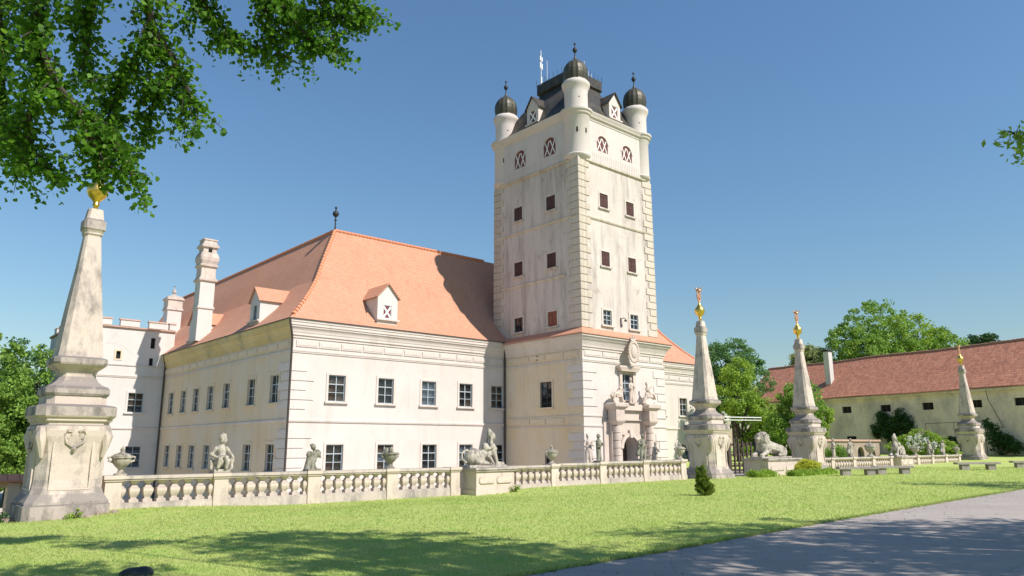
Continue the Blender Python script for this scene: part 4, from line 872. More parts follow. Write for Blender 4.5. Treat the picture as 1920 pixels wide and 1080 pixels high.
FIG = [('b', -.26, .26, -.2, .2, 0, .06), ('c', (-.1, 0, .06), (-.08, 0, .55), .075, .10), ('c', (.12, -.03, .06), (.06, 0, .55), .075, .10), ('e', (0, 0, .60), (.16, .12, .13)), ('c', (0, 0, .62), (.02, 0, .92), .13, .14), ('e', (.02, 0, .95), (.19, .11, .1)), ('c', (-.15, 0, .96), (-.26, -.1, .78), .06, .05), ('c', (-.26, -.1, .78), (-.1, -.2, .74), .05, .045),
       ('c', (.2, 0, .96), (.26, -.12, .80), .06, .05), ('c', (.26, -.12, .8), (.1, -.2, .84), .05, .045), ('c', (0, 0, 1.02), (-.01, 0, 1.1), .05, .05), ('e', (-.02, -.01, 1.19), (.085, .09, .115)), ('c', (-.02, -.1, 1.19), (-.02, -.115, 1.17), .022, .018), ('c', (.1, .06, .9), (.24, .08, .3), .08, .11)]
fig = sculpt('figure_statue', FIG, .017, 'dkstatue')
fig_l = dupmat(fig, 'portal')
statue('figure_statue', 'dark stone figure left of the portal, on the balustrade', fig, 5.05, 1.02, rz=.4, group='figures on the balustrade')
statue('figure_statue', 'pale stone figure standing just behind the dark one left of the portal', fig_l, 8.1, .75, -19.5, rz=-.5, scale=(1.0, 1.0, 1.3))
statue('figure_statue', 'dark stone figure in front of the portal arch on the balustrade', fig, 8.35, 1.04, rz=-.3, scale=(-1.05, 1.05, 1.0), group='figures on the balustrade')
statue('figure_statue', 'pale stone figure seen beside the second obelisk', dupmat(fig, 'statue'), 12.6, .7, -20.5, rz=.9)
for uu, f, lab in ((31.55, -1, 'first far figure right of the third obelisk'), (28.9, 1, 'far figure half hidden beside the third obelisk'), (46.0, 1, 'far cherub below the white flowering bush'), (49.05, -1, 'slim far figure on the balustrade near the farthest obelisk')):
    statue('figure_statue', lab, dupmat(put1 if uu == 46.0 else fig, 'statue'), uu, .94, rz=.2 * f, scale=(f, 1, 1.0 if uu != 49.05 else .95), group='far figures on the balustrade')
def urn(label, a, z=.94, b=-23, s=1.0, mat='statue', lid=True, group='stone urns'):
    t = thing('urn', label, 'urn', W(a, b, z), group=group)
    pr = [(.19, 0), (.19, .05), (.10, .09), (.075, .16), (.09, .2), (.17, .27), (.24, .36), (.27, .46), (.27, .50), (.31, .53), (.31, .57), (.24, .59)]
    bd = MB().lathe([(r * s, q * s) for r, q in pr], n=20).obj('body', mat, t, smooth=True)
    for k in range(2):
        x = (-1 if k else 1) * s; MB().tube([(x * .24, 0, .40 * s), (x * .36, 0, .44 * s), (x * .38, 0, .54 * s), (x * .29, 0, .57 * s)], .035 * s, 7).obj('handle', mat, t, smooth=True)
    if lid: MB().lathe([(.28 * s, .585 * s), (.22 * s, .64 * s), (.10 * s, .68 * s), (.05 * s, .72 * s), (.07 * s, .78 * s), (.03 * s, .84 * s), (0, .9 * s)], n=16).obj('lid', mat, t, smooth=True)
    return t
urn('stone urn beside the nearest obelisk', -15.75, s=.95); 
t = urn('garlanded grey urn in front of a ground floor window', -6.54, s=1.0, mat='dkstatue', lid=False)
mb = MB(); r3 = random.Random(9)
for k in range(16):
    a = r3.uniform(0, 6.28); q = r3.uniform(0, .2); x, y = q * math.cos(a), q * math.sin(a); mb.lathe([(.0, .56), (.07, .6), (.08, .66), (.05, .72 + .08 * r3.random()), (0, .78)], x, y, 7)
mb.obj('fruit_garland', 'dkstatue', t, smooth=True)
urn('stone urn on the balustrade in front of the shaded tower side', 1.92, z=.965, s=.95)
urn('low dark urn with a spike right of the portal', 11.6, .75, -20.6, .8, 'dkstatue'); urn('tall lidded urn just left of the second obelisk', 11.46, z=1.05, s=1.0)
urn('large far urn in front of the arched garden wall', 34.68, s=1.35); urn('far urn below the flowering bush', 42.95, s=1.1, lid=False); urn('far small urn beside the farthest obelisk', 52.2, s=.95)
# figures on the portal
REC = [('b', -.3, .3, -.15, .15, 0, .08), ('c', (-.2, 0, .2), (.15, 0, .5), .13, .15), ('c', (-.2, 0, .2), (-.45, -.1, .25), .1, .08), ('c', (-.45, -.1, .25), (-.62, -.12, -.05), .08, .06), ('c', (.15, 0, .6), (.2, 0, .72), .06, .06), ('e', (.22, 0, .82), (.1, .1, .12)), ('c', (.2, -.1, .58), (.42, -.14, .42), .06, .05), ('c', (.05, -.12, .55), (-.2, -.2, .7), .055, .045), ('e', (0, .05, .2), (.35, .15, .18))]
rec = sculpt('figure_statue', REC, .026, 'portal')
statue('figure_statue', 'reclining figure on the left scroll of the portal', rec, 22.4, 5.45, -9.6, scale=(1.1, 1.1, 1.2), group='figures on the portal')
statue('figure_statue', 'reclining figure with raised arm on the right scroll of the portal', rec, 26.1, 5.55, -9.6, scale=(-1.1, 1.1, 1.35), group='figures on the portal')
statue('figure_statue', 'standing figure in front of the window above the portal', dupmat(fig, 'portal'), 24.1, 5.0, -9.45, scale=(1.25, 1.0, 1.6), group='figures on the portal')
CART = [('e', (0, 0, .9), (.52, .14, .72)), ('e', (0, -.1, .9), (.36, .12, .5)), ('e', (.05, 0, 1.75), (.3, .14, .22)), ('c', (-.2, 0, 1.7), (-.25, 0, 2.1), .1, .05), ('c', (0, 0, 1.8), (.02, 0, 2.25), .1, .05), ('c', (.22, 0, 1.7), (.32, 0, 2.15), .1, .05)]
for k in range(22):
    a = k * .2856; CART.append(('c', (.52 * math.cos(a), -.06, .9 + .74 * math.sin(a)), (.66 * math.cos(a + .2), -.1, .9 + .9 * math.sin(a + .2)), .1, .06))
cart = sculpt('cartouche', CART, .035, 'portal')
link('cartouche', cart, por, (24.25, BV - .72, 8.2))

# ================================================================== GROUND
def sheet(name, us, vs, mat, keep=None, dz=0.0, hf=ground_h):
    A, Bv = np.meshgrid(us, vs, indexing='ij'); H = hf(A, Bv) + dz; nu, nv = A.shape
    P = np.stack([O.x + U.x * A + V.x * Bv, O.y + U.y * A + V.y * Bv, H], -1).reshape(-1, 3)
    F = []
    for i in range(nu - 1):
        for j in range(nv - 1):
            if keep is None or keep((us[i] + us[i + 1]) / 2, (vs[j] + vs[j + 1]) / 2): F.append((i * nv + j, (i + 1) * nv + j, (i + 1) * nv + j + 1, i * nv + j + 1))
    me = bpy.data.meshes.new(name); me.from_pydata(P.tolist(), [], F); me.materials.append(M[mat]); me.polygons.foreach_set('use_smooth', [True] * len(F)); me.update()
    return link(name, me)
us = np.concatenate([np.arange(-60, -30, 5), np.arange(-30, 30, .75), np.arange(30, 100, 2), np.arange(100, 260, 20)]); vs = np.concatenate([np.arange(-200, -60, 20), np.arange(-60, -46, 2), np.arange(-46, -22.9, .6), [-22.75], np.arange(-20, 14, 2), np.arange(14, 160, 12)])
moat = lambda a, b: b > -22.8 and a < 27.5
lawn = sheet('lawn', us, vs, 'lawn', lambda a, b: not moat(a, b)); lawn['kind'] = 'structure'
g = MB().add([(-3000, -3000, 0), (3000, -3000, 0), (3000, 3000, 0), (-3000, 3000, 0)], [(0, 1, 2, 3)]).obj('ground', 'meadow', None, (0, 0, -3.2)); g['kind'] = 'structure'
gv = MB().box(-24, 30, -22.6, 60, -3.6, -3.0).obj('moat_bounce_floor', 'bounce_pale', None, W(0, 0, 0), RZ); gv['kind'] = 'structure'  # unseen pale floor, added to reflect sunlight onto the shaded walls
mw = MB().box(-18.5, 27.5, -22.84, -22.6, -3.3, -.12).box(27.3, 27.55, -22.6, 60, -3.3, .05).obj('moat_wall', 'rubble', None, W(0, 0, 0), RZ); mw['kind'] = 'structure'
# forecourt bridge between the obelisks and the portal
br = MB().box(13.0, 27.3, -22.6, -8.98, -.6, -.05).obj('bridge_deck', 'bench', None, W(0, 0, 0), RZ); br['kind'] = 'structure'
# road: left edge measured on the lawn
eu = [-60, -30, -14.6, -12.35, -8.76, -5.28, 1.5, 13.5, 30, 60, 120]; ev = [-40.9, -40.2, -39.55, -39.42, -39.12, -38.92, -38.68, -37.95, -37.0, -36.0, -36.0]
def edge(a): return float(np.interp(a, eu, ev))
def strip(name, mat, off0, off1, dz, jag=0.0):
    ru = np.concatenate([np.arange(-60, -22, 4), np.arange(-22, 24, .12 if jag else 1.0), np.arange(24, 120, 4)]); vs_ = []; fs = []; q = random.Random(4); n = 0
    offs = np.linspace(off0, off1, 9)
    for a in ru:
        j = 0
        for k, of in enumerate(offs):
            b = edge(a) + of + (q.uniform(-jag, jag) if k == 0 else 0); h = float(ground_h(a, b)); p = W(a, b, h + dz); vs_.append((p.x, p.y, p.z))
        if n:
            for k in range(8): fs.append(((n - 1) * 9 + k, n * 9 + k, n * 9 + k + 1, (n - 1) * 9 + k + 1))
        n += 1
    me = bpy.data.meshes.new(name); me.from_pydata(vs_, [], fs); me.materials.append(M[mat]); me.update(); o = link(name, me); o['kind'] = 'structure'; return o
strip('verge', 'soil', .16, -.5, .004, .09); strip('road', 'asphalt', .0, -7.5, .010, .05)

# ================================================================== STABLE (long low range on the right)
SP = Vector((47.69, 75.0, 0)); ang = R(-29.7); SD = Vector((math.sin(ang), math.cos(ang), 0)); SRZ = math.atan2(-SD.y, -SD.x)     # local +x runs to the right (towards the camera), -y faces the lawn
stb = thing('stable_range', 'long low range with a mottled red tiled roof and stained plaster walls', 'building', SP + SD * 31.5, SRZ)
LS = 40.0; ZE = 7.66; ZS = .3
sw = [(31.5 - t_, zc) for t_, zc in ((16.2, 5.9), (11.2, 5.85), (6.3, 5.85), (1.3, 5.85), (-3.0, 5.85), (22.0, 5.9))]
mb = MB(); holes = [(x - .62, x + .62, z - .38, z + .38) for x, z in sw] + [(14.9, 16.3, 2.0, 2.9)] + [(30.55, 30.95, 3.9, 4.25)]
wall(mb, lambda s, z, d: (s, -d, z), 0, LS, ZS - 1.5, ZE, holes, .3)
mb.add([(0, 0, ZS - 1.5), (0, 10, ZS - 1.5), (0, 10, ZE), (0, 5, 12.3), (0, 0, ZE)], [(0, 1, 2, 3, 4)]).add([(LS, 0, ZS - 1.5), (LS, 10, ZS - 1.5), (LS, 10, ZE), (LS, 5, 12.3), (LS, 0, ZE)], [(0, 1, 2, 3, 4)])
mb.add([(0, 10, ZS - 1.5), (LS, 10, ZS - 1.5), (LS, 10, ZE), (0, 10, ZE)], [(0, 1, 2, 3)]); mb.obj('wall', 'stable', stb)
for x, z in sw + [(15.6, 2.45)]:
    w_ = MB().box(x - .62, x + .62, .2, .24, z - .4, z + .42).obj('window', 'dark', stb); [MB().box(x + q - .03, x + q + .03, .14, .19, z - .38, z + .38).obj('window_bar', 'wood', w_) for q in (-.59, 0, .59)]
    MB().box(x - .8, x - .62, -.03, .02, z - .5, z + .55).box(x + .62, x + .8, -.03, .02, z - .5, z + .55).box(x - .62, x + .62, -.03, .02, z + .38, z + .55).box(x - .62, x + .62, -.03, .02, z - .5, z - .38).obj('surround', 'stable', w_)
mb = MB(); ov = .45
nseg = 40; rj = random.Random(2)
sag = [(.06 * math.sin(k * .45) + rj.uniform(-.03, .03)) for k in range(nseg + 1)]
for k in range(nseg):
    x0, x1 = -.3 + (LS + .6) * k / nseg, -.3 + (LS + .6) * (k + 1) / nseg
    mb.add([(x0, -ov, ZE - .25 + sag[k] * .6), (x1, -ov, ZE - .25 + sag[k + 1] * .6), (x1, 1.2, 8.85 + sag[k + 1] * .5), (x0, 1.2, 8.85 + sag[k] * .5), (x1, 5, 12.35 + sag[k + 1]), (x0, 5, 12.35 + sag[k])], [(0, 1, 2, 3), (3, 2, 4, 5)])
    mb.add([(x0, 5, 12.35 + sag[k]), (x1, 5, 12.35 + sag[k + 1]), (x1, 10.4, ZE - .2), (x0, 10.4, ZE - .2)], [(0, 1, 2, 3)])
    mb.add([(x0, -ov, ZE - .25 + sag[k] * .6), (x1, -ov, ZE - .25 + sag[k + 1] * .6), (x1, -ov, ZE - .36 + sag[k + 1] * .6), (x0, -ov, ZE - .36 + sag[k] * .6)], [(0, 1, 2, 3)])
srf = mb.obj('roof', 'old_x', stb)
MB().box(-.2, LS, -.3, .0, ZE - .62, ZE - .36).obj('eave_moulding', 'stable', stb)
orc = MB().lathe([(.15, 0), (.16, .02), (.13, .5), (.0, .5)], n=8).mesh('ridge_tile', 'oldridge', True)
for k in range(88):
    x = -.3 + .462 * k; zz = 12.35 + float(np.interp(x, np.linspace(-.3, LS + .3, nseg + 1), sag)); o = link('ridge_tile', orc, srf, (x, 5, zz)); o.rotation_euler = (0, math.pi / 2 + rj.uniform(-.04, .04), 0)
c_ = MB().box(11.5, 12.25, 1.6, 2.3, 8.2, 13.3).obj('chimney', 'white', stb); MB().box(11.42, 12.33, 1.52, 2.38, 13.3, 13.5).obj('chimney_cap', 'iron', c_)
MB().box(16.9, 18.9, -.08, .02, 1.0, 2.4).obj('door', 'oshutter', stb)
mb = MB().tube([(25.0, -.5, .2), (25.0, -.5, 4.0), (31.0, -.5, 4.1), (31.0, -.5, .2)], .03, 6).tube([(28, -.5, .2), (28, -.5, 4.05)], .025, 6).obj('vine_frame', 'iron', stb)
MB().tube([(31.5, -.35, 7.1), (31.6, -.3, 6.2), (32.6, -.05, 3.4)], .03, 6).obj('cable', 'iron', stb)
# arched garden wall behind the far balustrade, gate beside the lion
gw = thing('garden_wall', 'low garden wall with round arches and red coping behind the far balustrade', 'wall', W(34.5, -17.5, .1))
mb = MB(); wall(mb, lambda s, z, d: (s, -d, z), 0, 15, -.4, 2.0, [(1.2 + 2.3 * k, 2.5 + 2.3 * k, -.2, 1.6, 'arch') for k in range(6)], .35); mb.obj('wall', 'rubble', gw)
MB().box(-.1, 15.1, -.12, .5, 2.0, 2.16).obj('coping', 'merlon_tile', gw)
for k in range(6): MB().box(1.2 + 2.3 * k, 2.5 + 2.3 * k, .3, .33, -.2, 1.6).obj('niche_back', 'dark', gw)
gt = thing('garden_gate', 'dark weathered lattice gate between the second obelisk and the lion', 'gate', W(21.2, -19.8, .1))
for k in range(9): MB().box(.5 * k, .5 * k + .13, -.04, .04, -.3, 2.0 + .15 * math.sin(k * 1.1)).obj('slat', 'wood', gt)
for z_ in (.3, 1.0, 1.65): MB().box(-.1, 4.3, .045, .1, z_, z_ + .14).obj('rail', 'wood', gt)
for x in (-.2, 4.3): MB().box(x - .14, x + .14, -.14, .14, -.4, 2.25).obj('post', 'wood', gt)
tag(MB().tube([(0, 0, 0), (4.5, 0, -.05), (9, 0, .02)], .035, 6).tube([(0, 0, -.22), (4.5, 0, -.27), (9, 0, -.2)], .03, 6).obj('rail', 'whitepaint', None, W(25.5, -14.5, 4.0), RZ), 'pale horizontal rail running behind the lion towards the tree', 'rail')
# low wall with red tile coping left of the near obelisk
lw = thing('low_wall', 'low shaded wall with red tile coping left of the nearest obelisk', 'wall', W(-18.1, -20.3, 0))
MB().box(0, 2.4, -.2, .2, -3, .74).obj('wall', 'side', lw); MB().box(-.02, .28, -.26, .26, -3, .735).obj('pier', 'side', lw); MB().box(-1.9, -1.4, -.26, .26, -3, .735).obj('pier', 'side', lw); MB().box(-1.4, -.02, -.1, .1, .6, .738).obj('lintel', 'side', lw)
tm = MB().prism([(-.4, .742), (.4, .742), (.4, .79), (0, .97), (-.4, .79)], lambda y, z: (0, y, z), lambda y, z: (.3, y, z)).mesh('tile', 'ridge')
for k in range(14): link('tile', tm, lw, (-1.95 + .315 * k, 0, random.uniform(-.008, .008)))
# benches
def bench(label, a, b, L, rz=0.0):
    z = float(ground_h(a, b)); t = thing('bench', label, 'bench', W(a, b, z), RZ + rz, 'stone benches on the lawn')
    MB().sqloft([(L / 2, .36, .03), (L / 2, .47, .03), (L / 2 - .02, .49, .03)], 0, 0, .46 / L).obj('seat', 'bench', t)
    for s in (-1, 1): MB().box(s * L * .30 - .26, s * L * .30 + .26, -.16, .16, -.1, .36).obj('leg', 'bench', t)
bench('stone bench nearest the third obelisk, left of the pair', 22.9, -27.2, 2.5, -.62); bench('stone bench right of the pair, in front of the far sphinx', 25.35, -28.2, 2.5, -.62)
bench('stone bench in front of the farthest obelisk', 34.0, -30.1, 3.0, -.66); bench('stone bench cut by the right edge of the picture', 42.3, -31.0, 3.0, -.66)
tag(link('boulder', sculpt('boulder', [('e', (0, 0, .0), (.24, .15, .10)), ('e', (.08, .02, .02), (.15, .13, .09))], .03, 'iron'), None, (-5.15, 10.72, .02)), 'dark rounded stone at the bottom edge of the lawn', 'stone')

# ================================================================== FOLIAGE
LEAF6 = np.array([(0, -.5), (.34, -.28), (.42, .05), (0, .55), (-.42, .05), (-.34, -.28)])
LEAF4 = np.array([(0, -.5), (.32, 0.0), (0, .5), (-.32, 0.0)])
def leaf_mesh(name, C, S, mat, shape=LEAF4, droop=0.0, rng=RNG, flat=0.0):
    """one small polygon per leaf: C centres (n,3), S sizes (n,)"""
    n = len(C); k = len(shape)
    nrm = rng.normal(size=(n, 3)); nrm[:, 2] += flat * np.sign(rng.normal(size=n) + 1.0) * 1.5; nrm /= np.linalg.norm(nrm, axis=1)[:, None]
    t = rng.normal(size=(n, 3)); t[:, 2] -= droop; t -= (t * nrm).sum(1)[:, None] * nrm; t /= np.linalg.norm(t, axis=1)[:, None] + 1e-9; b = np.cross(nrm, t)
    P = C[:, None, :] + S[:, None, None] * (shape[None, :, 0, None] * b[:, None, :] + shape[None, :, 1, None] * t[:, None, :])
    P = P + (S[:, None] * .16 * (np.abs(shape[None, :, 0]) * 2) ** 2)[:, :, None] * nrm[:, None, :]
    me = bpy.data.meshes.new(name); me.vertices.add(n * k); me.vertices.foreach_set('co', P.reshape(-1).astype(np.float32))
    me.loops.add(n * k); me.loops.foreach_set('vertex_index', np.arange(n * k, dtype=np.int32)); me.polygons.add(n)
    me.polygons.foreach_set('loop_start', np.arange(0, n * k, k, dtype=np.int32)); me.polygons.foreach_set('loop_total', np.full(n, k, dtype=np.int32))
    me.materials.append(M[mat]); me.update(); me.validate(); return me
def blob_clumps(rng, blobs, n, shell=.62):
    """clump centres spread through ellipsoids, mostly near their skin"""
    vol = np.array([b[3] * b[4] * b[5] for b in blobs]) ** .75; pick = rng.choice(len(blobs), n, p=vol / vol.sum()); out = []
    for i in pick:
        cx, cy, cz, rx, ry, rz = blobs[i]; d = rng.normal(size=3); d /= np.linalg.norm(d); q = shell + (1 - shell) * rng.random() ** .6 if rng.random() < .8 else rng.random() * shell
        out.append((cx + d[0] * rx * q, cy + d[1] * ry * q, cz + d[2] * rz * q))
    return np.array(out)
def crown_pts(rng, clumps, per, r, squash=.75):
    n = len(clumps) * per; base = np.repeat(clumps, per, axis=0); rad = np.repeat(r * rng.uniform(.55, 1.35, len(clumps)), per)
    d = rng.normal(size=(n, 3)); d /= np.linalg.norm(d, axis=1)[:, None]; q = rng.random(n) ** .45
    d = d * (rad * q)[:, None]; d[:, 2] *= squash; return base + d
def tree(label, x, y, zb, blobs, mat, nclump, per, cr, leaf, name='broadleaf_tree', trunk=(.28, None), seed=0, group=None, shape=LEAF4, cat='tree', limbs=True, droop=0.0):
    """blobs in coordinates relative to the foot (x, y, zb)"""
    rng = np.random.default_rng(seed + 100); t = thing(name, label, cat, (x, y, zb), 0.0, group)
    cl = blob_clumps(rng, blobs, nclump); pts = crown_pts(rng, cl, per, cr)
    S = leaf * rng.uniform(.6, 1.35, len(pts)); link('crown', leaf_mesh('crown', pts, S, mat, shape, droop, rng), t)
    if trunk:
        mb = MB(); r0 = trunk[0]; zt = trunk[1] or min(b[2] - b[5] * .3 for b in blobs); top = Vector((blobs[0][0] * .5, blobs[0][1] * .5, zt))
        mb.tube([(0, 0, -.4), (0, 0, .1), (top.x * .3, top.y * .3, zt * .5), tuple(top)], [r0 * 1.35, r0 * 1.05, r0 * .85, r0 * .7], 9)
        if limbs:
            for i in range(min(16, len(cl))):
                e = Vector(cl[i * (len(cl) // min(16, len(cl)))]); m = top.lerp(e, .5) + Vector((0, 0, .12 * (e - top).length)); mb.tube([tuple(top), tuple(m), tuple(e)], [r0 * .5, r0 * .26, r0 * .07], 6)
            mb.tube([tuple(top), (blobs[0][0], blobs[0][1], blobs[0][2] + blobs[0][5] * .4)], [r0 * .7, r0 * .15], 7)
        mb.obj('trunk', 'bark', t, smooth=True)
    return t
G1 = 'trees of the wood on the left'
LEFT = [(-41.2, 64.5, 12.2, 'leaf_mid'), (-43.5, 62, 12.8, 'leaf_mid'), (-47.5, 72, 14.0, 'leaf_blue'), (-42.0, 73, 12.6, 'leaf_mid'), (-52, 66, 14.5, 'leaf_mid'), (-46.5, 64, 10.6, 'leaf_lime'), (-45, 56, 8.0, 'leaf_dark'), (-57, 76, 15.5, 'leaf_blue')]
LL = ['rounded green tree just left of the nearest obelisk', 'full green tree at the left edge of the picture', 'tall blue-green tree deep in the left wood', 'green tree behind the front row of the left wood', 'tall tree mostly cut by the left picture edge', 'light green lower tree in the left wood', 'low dark bushy tree at the foot of the left wood', 'tallest tree at the back of the left wood']
for k, (x, y, h, m) in enumerate(LEFT):
    h = h * 1.12
    tree(LL[k], x, y, -3.2, [(0, 0, h * .62, 2.9, 2.9, h * .40), (1.6, -.8, h * .45, 2.3, 2.3, h * .26), (-1.7, .6, h * .5, 2.4, 2.4, h * .28), (.4, 1.2, h * .32, 2.6, 2.6, h * .22), (.3, -1.2, h * .25, 2.3, 2.2, h * .18)], m, 430, 60, .62, .27, seed=k, group=G1)
tree('bushy tree with a forked trunk just right of the second obelisk', 22.6, 76, -.2, [(.2, 0, 7.4, 2.0, 1.8, 2.6), (1.4, -.5, 5.4, 1.7, 1.5, 1.8), (.6, .8, 9.2, 1.6, 1.5, 1.6), (3.2, 0, 4.6, 2.1, 1.5, 1.9), (3.8, .3, 2.8, 2.0, 1.5, 1.6), (1.6, .3, 2.4, 1.6, 1.3, 1.4)], 'leaf_lime', 300, 60, .55, .22, seed=21)
tree('tall blue-green tree against the sky between obelisks', 26.4, 90, -.2, [(0, 0, 11.4, 3.4, 3.2, 3.4), (-2.0, 0, 8.8, 2.9, 2.6, 2.8), (2.4, 0, 10.0, 2.6, 2.4, 2.8), (.6, 0, 6.4, 3.4, 2.6, 2.4)], 'leaf_blue', 430, 60, .62, .26, seed=22)
tree('dense dark round tree in front of the stable end', 24.4, 66.5, .1, [(.5, 0, 3.9, 1.6, 1.8, 3.1), (-.9, 0, 2.4, 1.3, 1.5, 2.0), (1.5, 0, 5.4, 1.4, 1.4, 1.9), (1.1, -.3, 2.5, 1.9, 1.7, 2.1)], 'leaf_mid', 420, 62, .48, .2, seed=23)
tree('small light green bush tree beside the third obelisk', 28.6, 70, .1, [(0, 0, 4.1, 1.3, 1.1, 1.2), (-.9, 0, 5.2, 1.1, 1.0, 1.7), (-.6, 0, 2.6, 1.2, 1.0, 1.4)], 'leaf_lime', 120, 55, .4, .2, seed=24)
G2 = 'trees rising behind the stable roof'
BEH = [(52.5, 113, 20.5, 4.8, 'leaf_mid', 'left tree of the clump behind the stable roof'), (57.5, 116, 24.6, 5.6, 'leaf_mid', 'tallest broad tree behind the stable roof'), (63.5, 118, 23.2, 5.2, 'leaf_lime', 'light green tree right of the tallest one behind the stable'), (69.0, 119, 20.8, 4.4, 'leaf_mid', 'small right-hand tree of the clump behind the stable'), (80.4, 126, 21.2, 3.0, 'leaf_dark', 'lone dark tree top above the stable ridge at right'), (48.6, 121, 18.4, 3.0, 'leaf_pale', 'pale yellowish tree above the stable roof near the third obelisk')]
for k, (x, y, h, r, m, lab) in enumerate(BEH):
    tree(lab, x, y, -1.0, [(0, 0, h - r * .9, r, r, r * 1.0), (-r * .55, 0, h - r * 1.7, r * .75, r * .75, r * .8), (r * .6, 0, h - r * 1.6, r * .75, r * .75, r * .8), (0, 0, h - r * 2.6, r, r, r * .9)], m, 460, 60, .85, .36, seed=40 + k, group=G2)
def shrub(label, x, y, blobs, mat, ncl, per, cr, leaf, seed, name='shrub', flowers=None, zb=None, group=None):
    a, b = LOC(x, y); z0 = float(ground_h(a, b)) if zb is None else zb; rng = np.random.default_rng(seed); t = thing(name, label, 'shrub', (x, y, z0), 0.0, group)
    cl = blob_clumps(rng, blobs, ncl); pts = crown_pts(rng, cl, per, cr); pts = pts[pts[:, 2] > -.05]; link('foliage', leaf_mesh('foliage', pts, leaf * rng.uniform(.6, 1.3, len(pts)), mat, LEAF4, 0, rng), t)
    mb = MB()
    for i in range(0, min(len(cl), 10)): mb.tube([(0, 0, -.1), tuple(Vector(cl[i]) * .5), tuple(cl[i])], [.04, .025, .01], 5)
    mb.obj('stem', 'bark', t)
    if flowers is not None:
        P = np.concatenate([np.array(f)[None] + rng.normal(size=(34, 3)) * .16 for f in flowers]); link('blossom', leaf_mesh('blossom', P, .19 * rng.uniform(.7, 1.2, len(P)), 'petal', LEAF4, 0, rng), t)
    return t
shrub('broad bright green bush with white blossoms behind the far balustrade', 37.2, 69, [(0, 0, 1.3, 2.1, 1.2, 1.5), (1.6, -.5, .9, 1.4, 1.1, 1.2), (-1.7, .3, 1.0, 1.3, 1.0, 1.2)], 'leaf_lime', 300, 60, .34, .15, 61,
      flowers=[(-1.5, -1.1, 2.0), (-1.0, -1.2, 2.2), (-.6, -1.25, 1.7), (-.2, -1.2, 1.9), (-1.2, -1.2, 1.5), (-1.7, -1.1, 1.5), (.3, -1.2, 1.5), (-.9, -1.25, 1.3), (.0, -1.2, 1.3), (.6, -1.2, 1.4)])
shrub('dark green bush between two far figures right of the third obelisk', 24.2, 57, [(0, 0, .8, .9, .8, .9)], 'leaf_mid', 90, 55, .3, .12, 62)
shrub('golden yellow shrub at the foot of the lion plinth', *W(22.6, -24.3).xy, [(0, 0, .42, .75, .5, .42)], 'leaf_gold', 130, 70, .18, .085, 63)
shrub('dark ivy clump climbing the stable wall right of the farthest obelisk', 47.2, 73.4, [(0, 0, .9, 1.1, .5, .9), (-.2, .2, 2.0, .7, .4, .9), (.5, -.5, 1.5, .6, .4, .6), (-.5, .6, 2.9, .4, .3, .6), (.9, -.9, .7, .7, .4, .5)], 'leaf_dark', 120, 60, .4, .16, 64)
ivp = SP + SD * 9.6
shrub('large dark ivy mass on the stable wall above the garden wall', ivp.x - .3, ivp.y - .4, [(0, 0, 3.6, 1.0, .4, 1.1), (.6, -.9, 3.1, .6, .4, .9), (-1.1, 1.7, 3.4, .7, .4, 1.2), (-.6, .9, 2.2, .9, .4, 1.2), (.2, -.2, 1.2, 1.2, .5, 1.1), (-1.6, 2.5, 2.4, .5, .3, .7)], 'leaf_dark', 230, 60, .45, .18, 65)
ivq = SP + SD * 20.5
shrub('narrow dark ivy column on the stable wall by the third obelisk', ivq.x - .3, ivq.y - .4, [(0, 0, 2.4, .8, .4, 2.4)], 'leaf_dark', 110, 60, .4, .18, 66)
shrub('dark green leafy bush left of the farthest obelisk', 41.0, 71, [(0, 0, 1.0, .9, .7, 1.1)], 'leaf_dark', 90, 55, .32, .14, 67)
shrub('dark ivy at the drop beside the low wall on the left', *W(-19.6, -23.6).xy, [(0, 0, .2, .55, .8, .7), (0, 1.2, -.2, .6, 1, .8)], 'leaf_dark', 60, 55, .22, .09, 68, zb=-.6)
shrub('leafy weed growing from the rubble of the nearest obelisk', *W(-17.1, -24.25).xy, [(0, 0, .14, .2, .12, .2)], 'leaf_lime', 22, 26, .1, .05, 69)
shrub('tuft of weeds at the corner of the sphinx plinth', *W(-1.15, -23.95).xy, [(0, 0, .1, .22, .1, .16)], 'leaf_lime', 14, 24, .1, .05, 70)
def hedge(label, a0, a1, b, h, w, seed):
    rng = np.random.default_rng(seed); t = thing('lavender_hedge', label, 'hedge', W((a0 + a1) / 2, b, 0), group='low hedges by the lion plinth'); n = int((a1 - a0) * 900)
    P = np.stack([rng.uniform(-(a1 - a0) / 2, (a1 - a0) / 2, n), rng.normal(0, w * .38, n), rng.random(n) ** .7 * h], -1); P[:, 2] *= 1 - .35 * np.clip(np.abs(P[:, 1]) / w, 0, 1); P[:, 2] *= .8 + .2 * np.sin(P[:, 0] * 4)
    shp = np.array([(0, -.5), (.08, 0.0), (0, .5), (-.08, 0.0)]); link('foliage', leaf_mesh('foliage', P, .26 * rng.uniform(.7, 1.3, n), 'leaf_lime', shp, 2.5, rng), t)
hedge('low lavender hedge in front of the lion plinth and third obelisk', 19.3, 24.4, -25.0, .38, .5, 71); hedge('low lavender hedge between the second obelisk and the lion plinth', 16.2, 18.4, -24.3, .42, .5, 72)
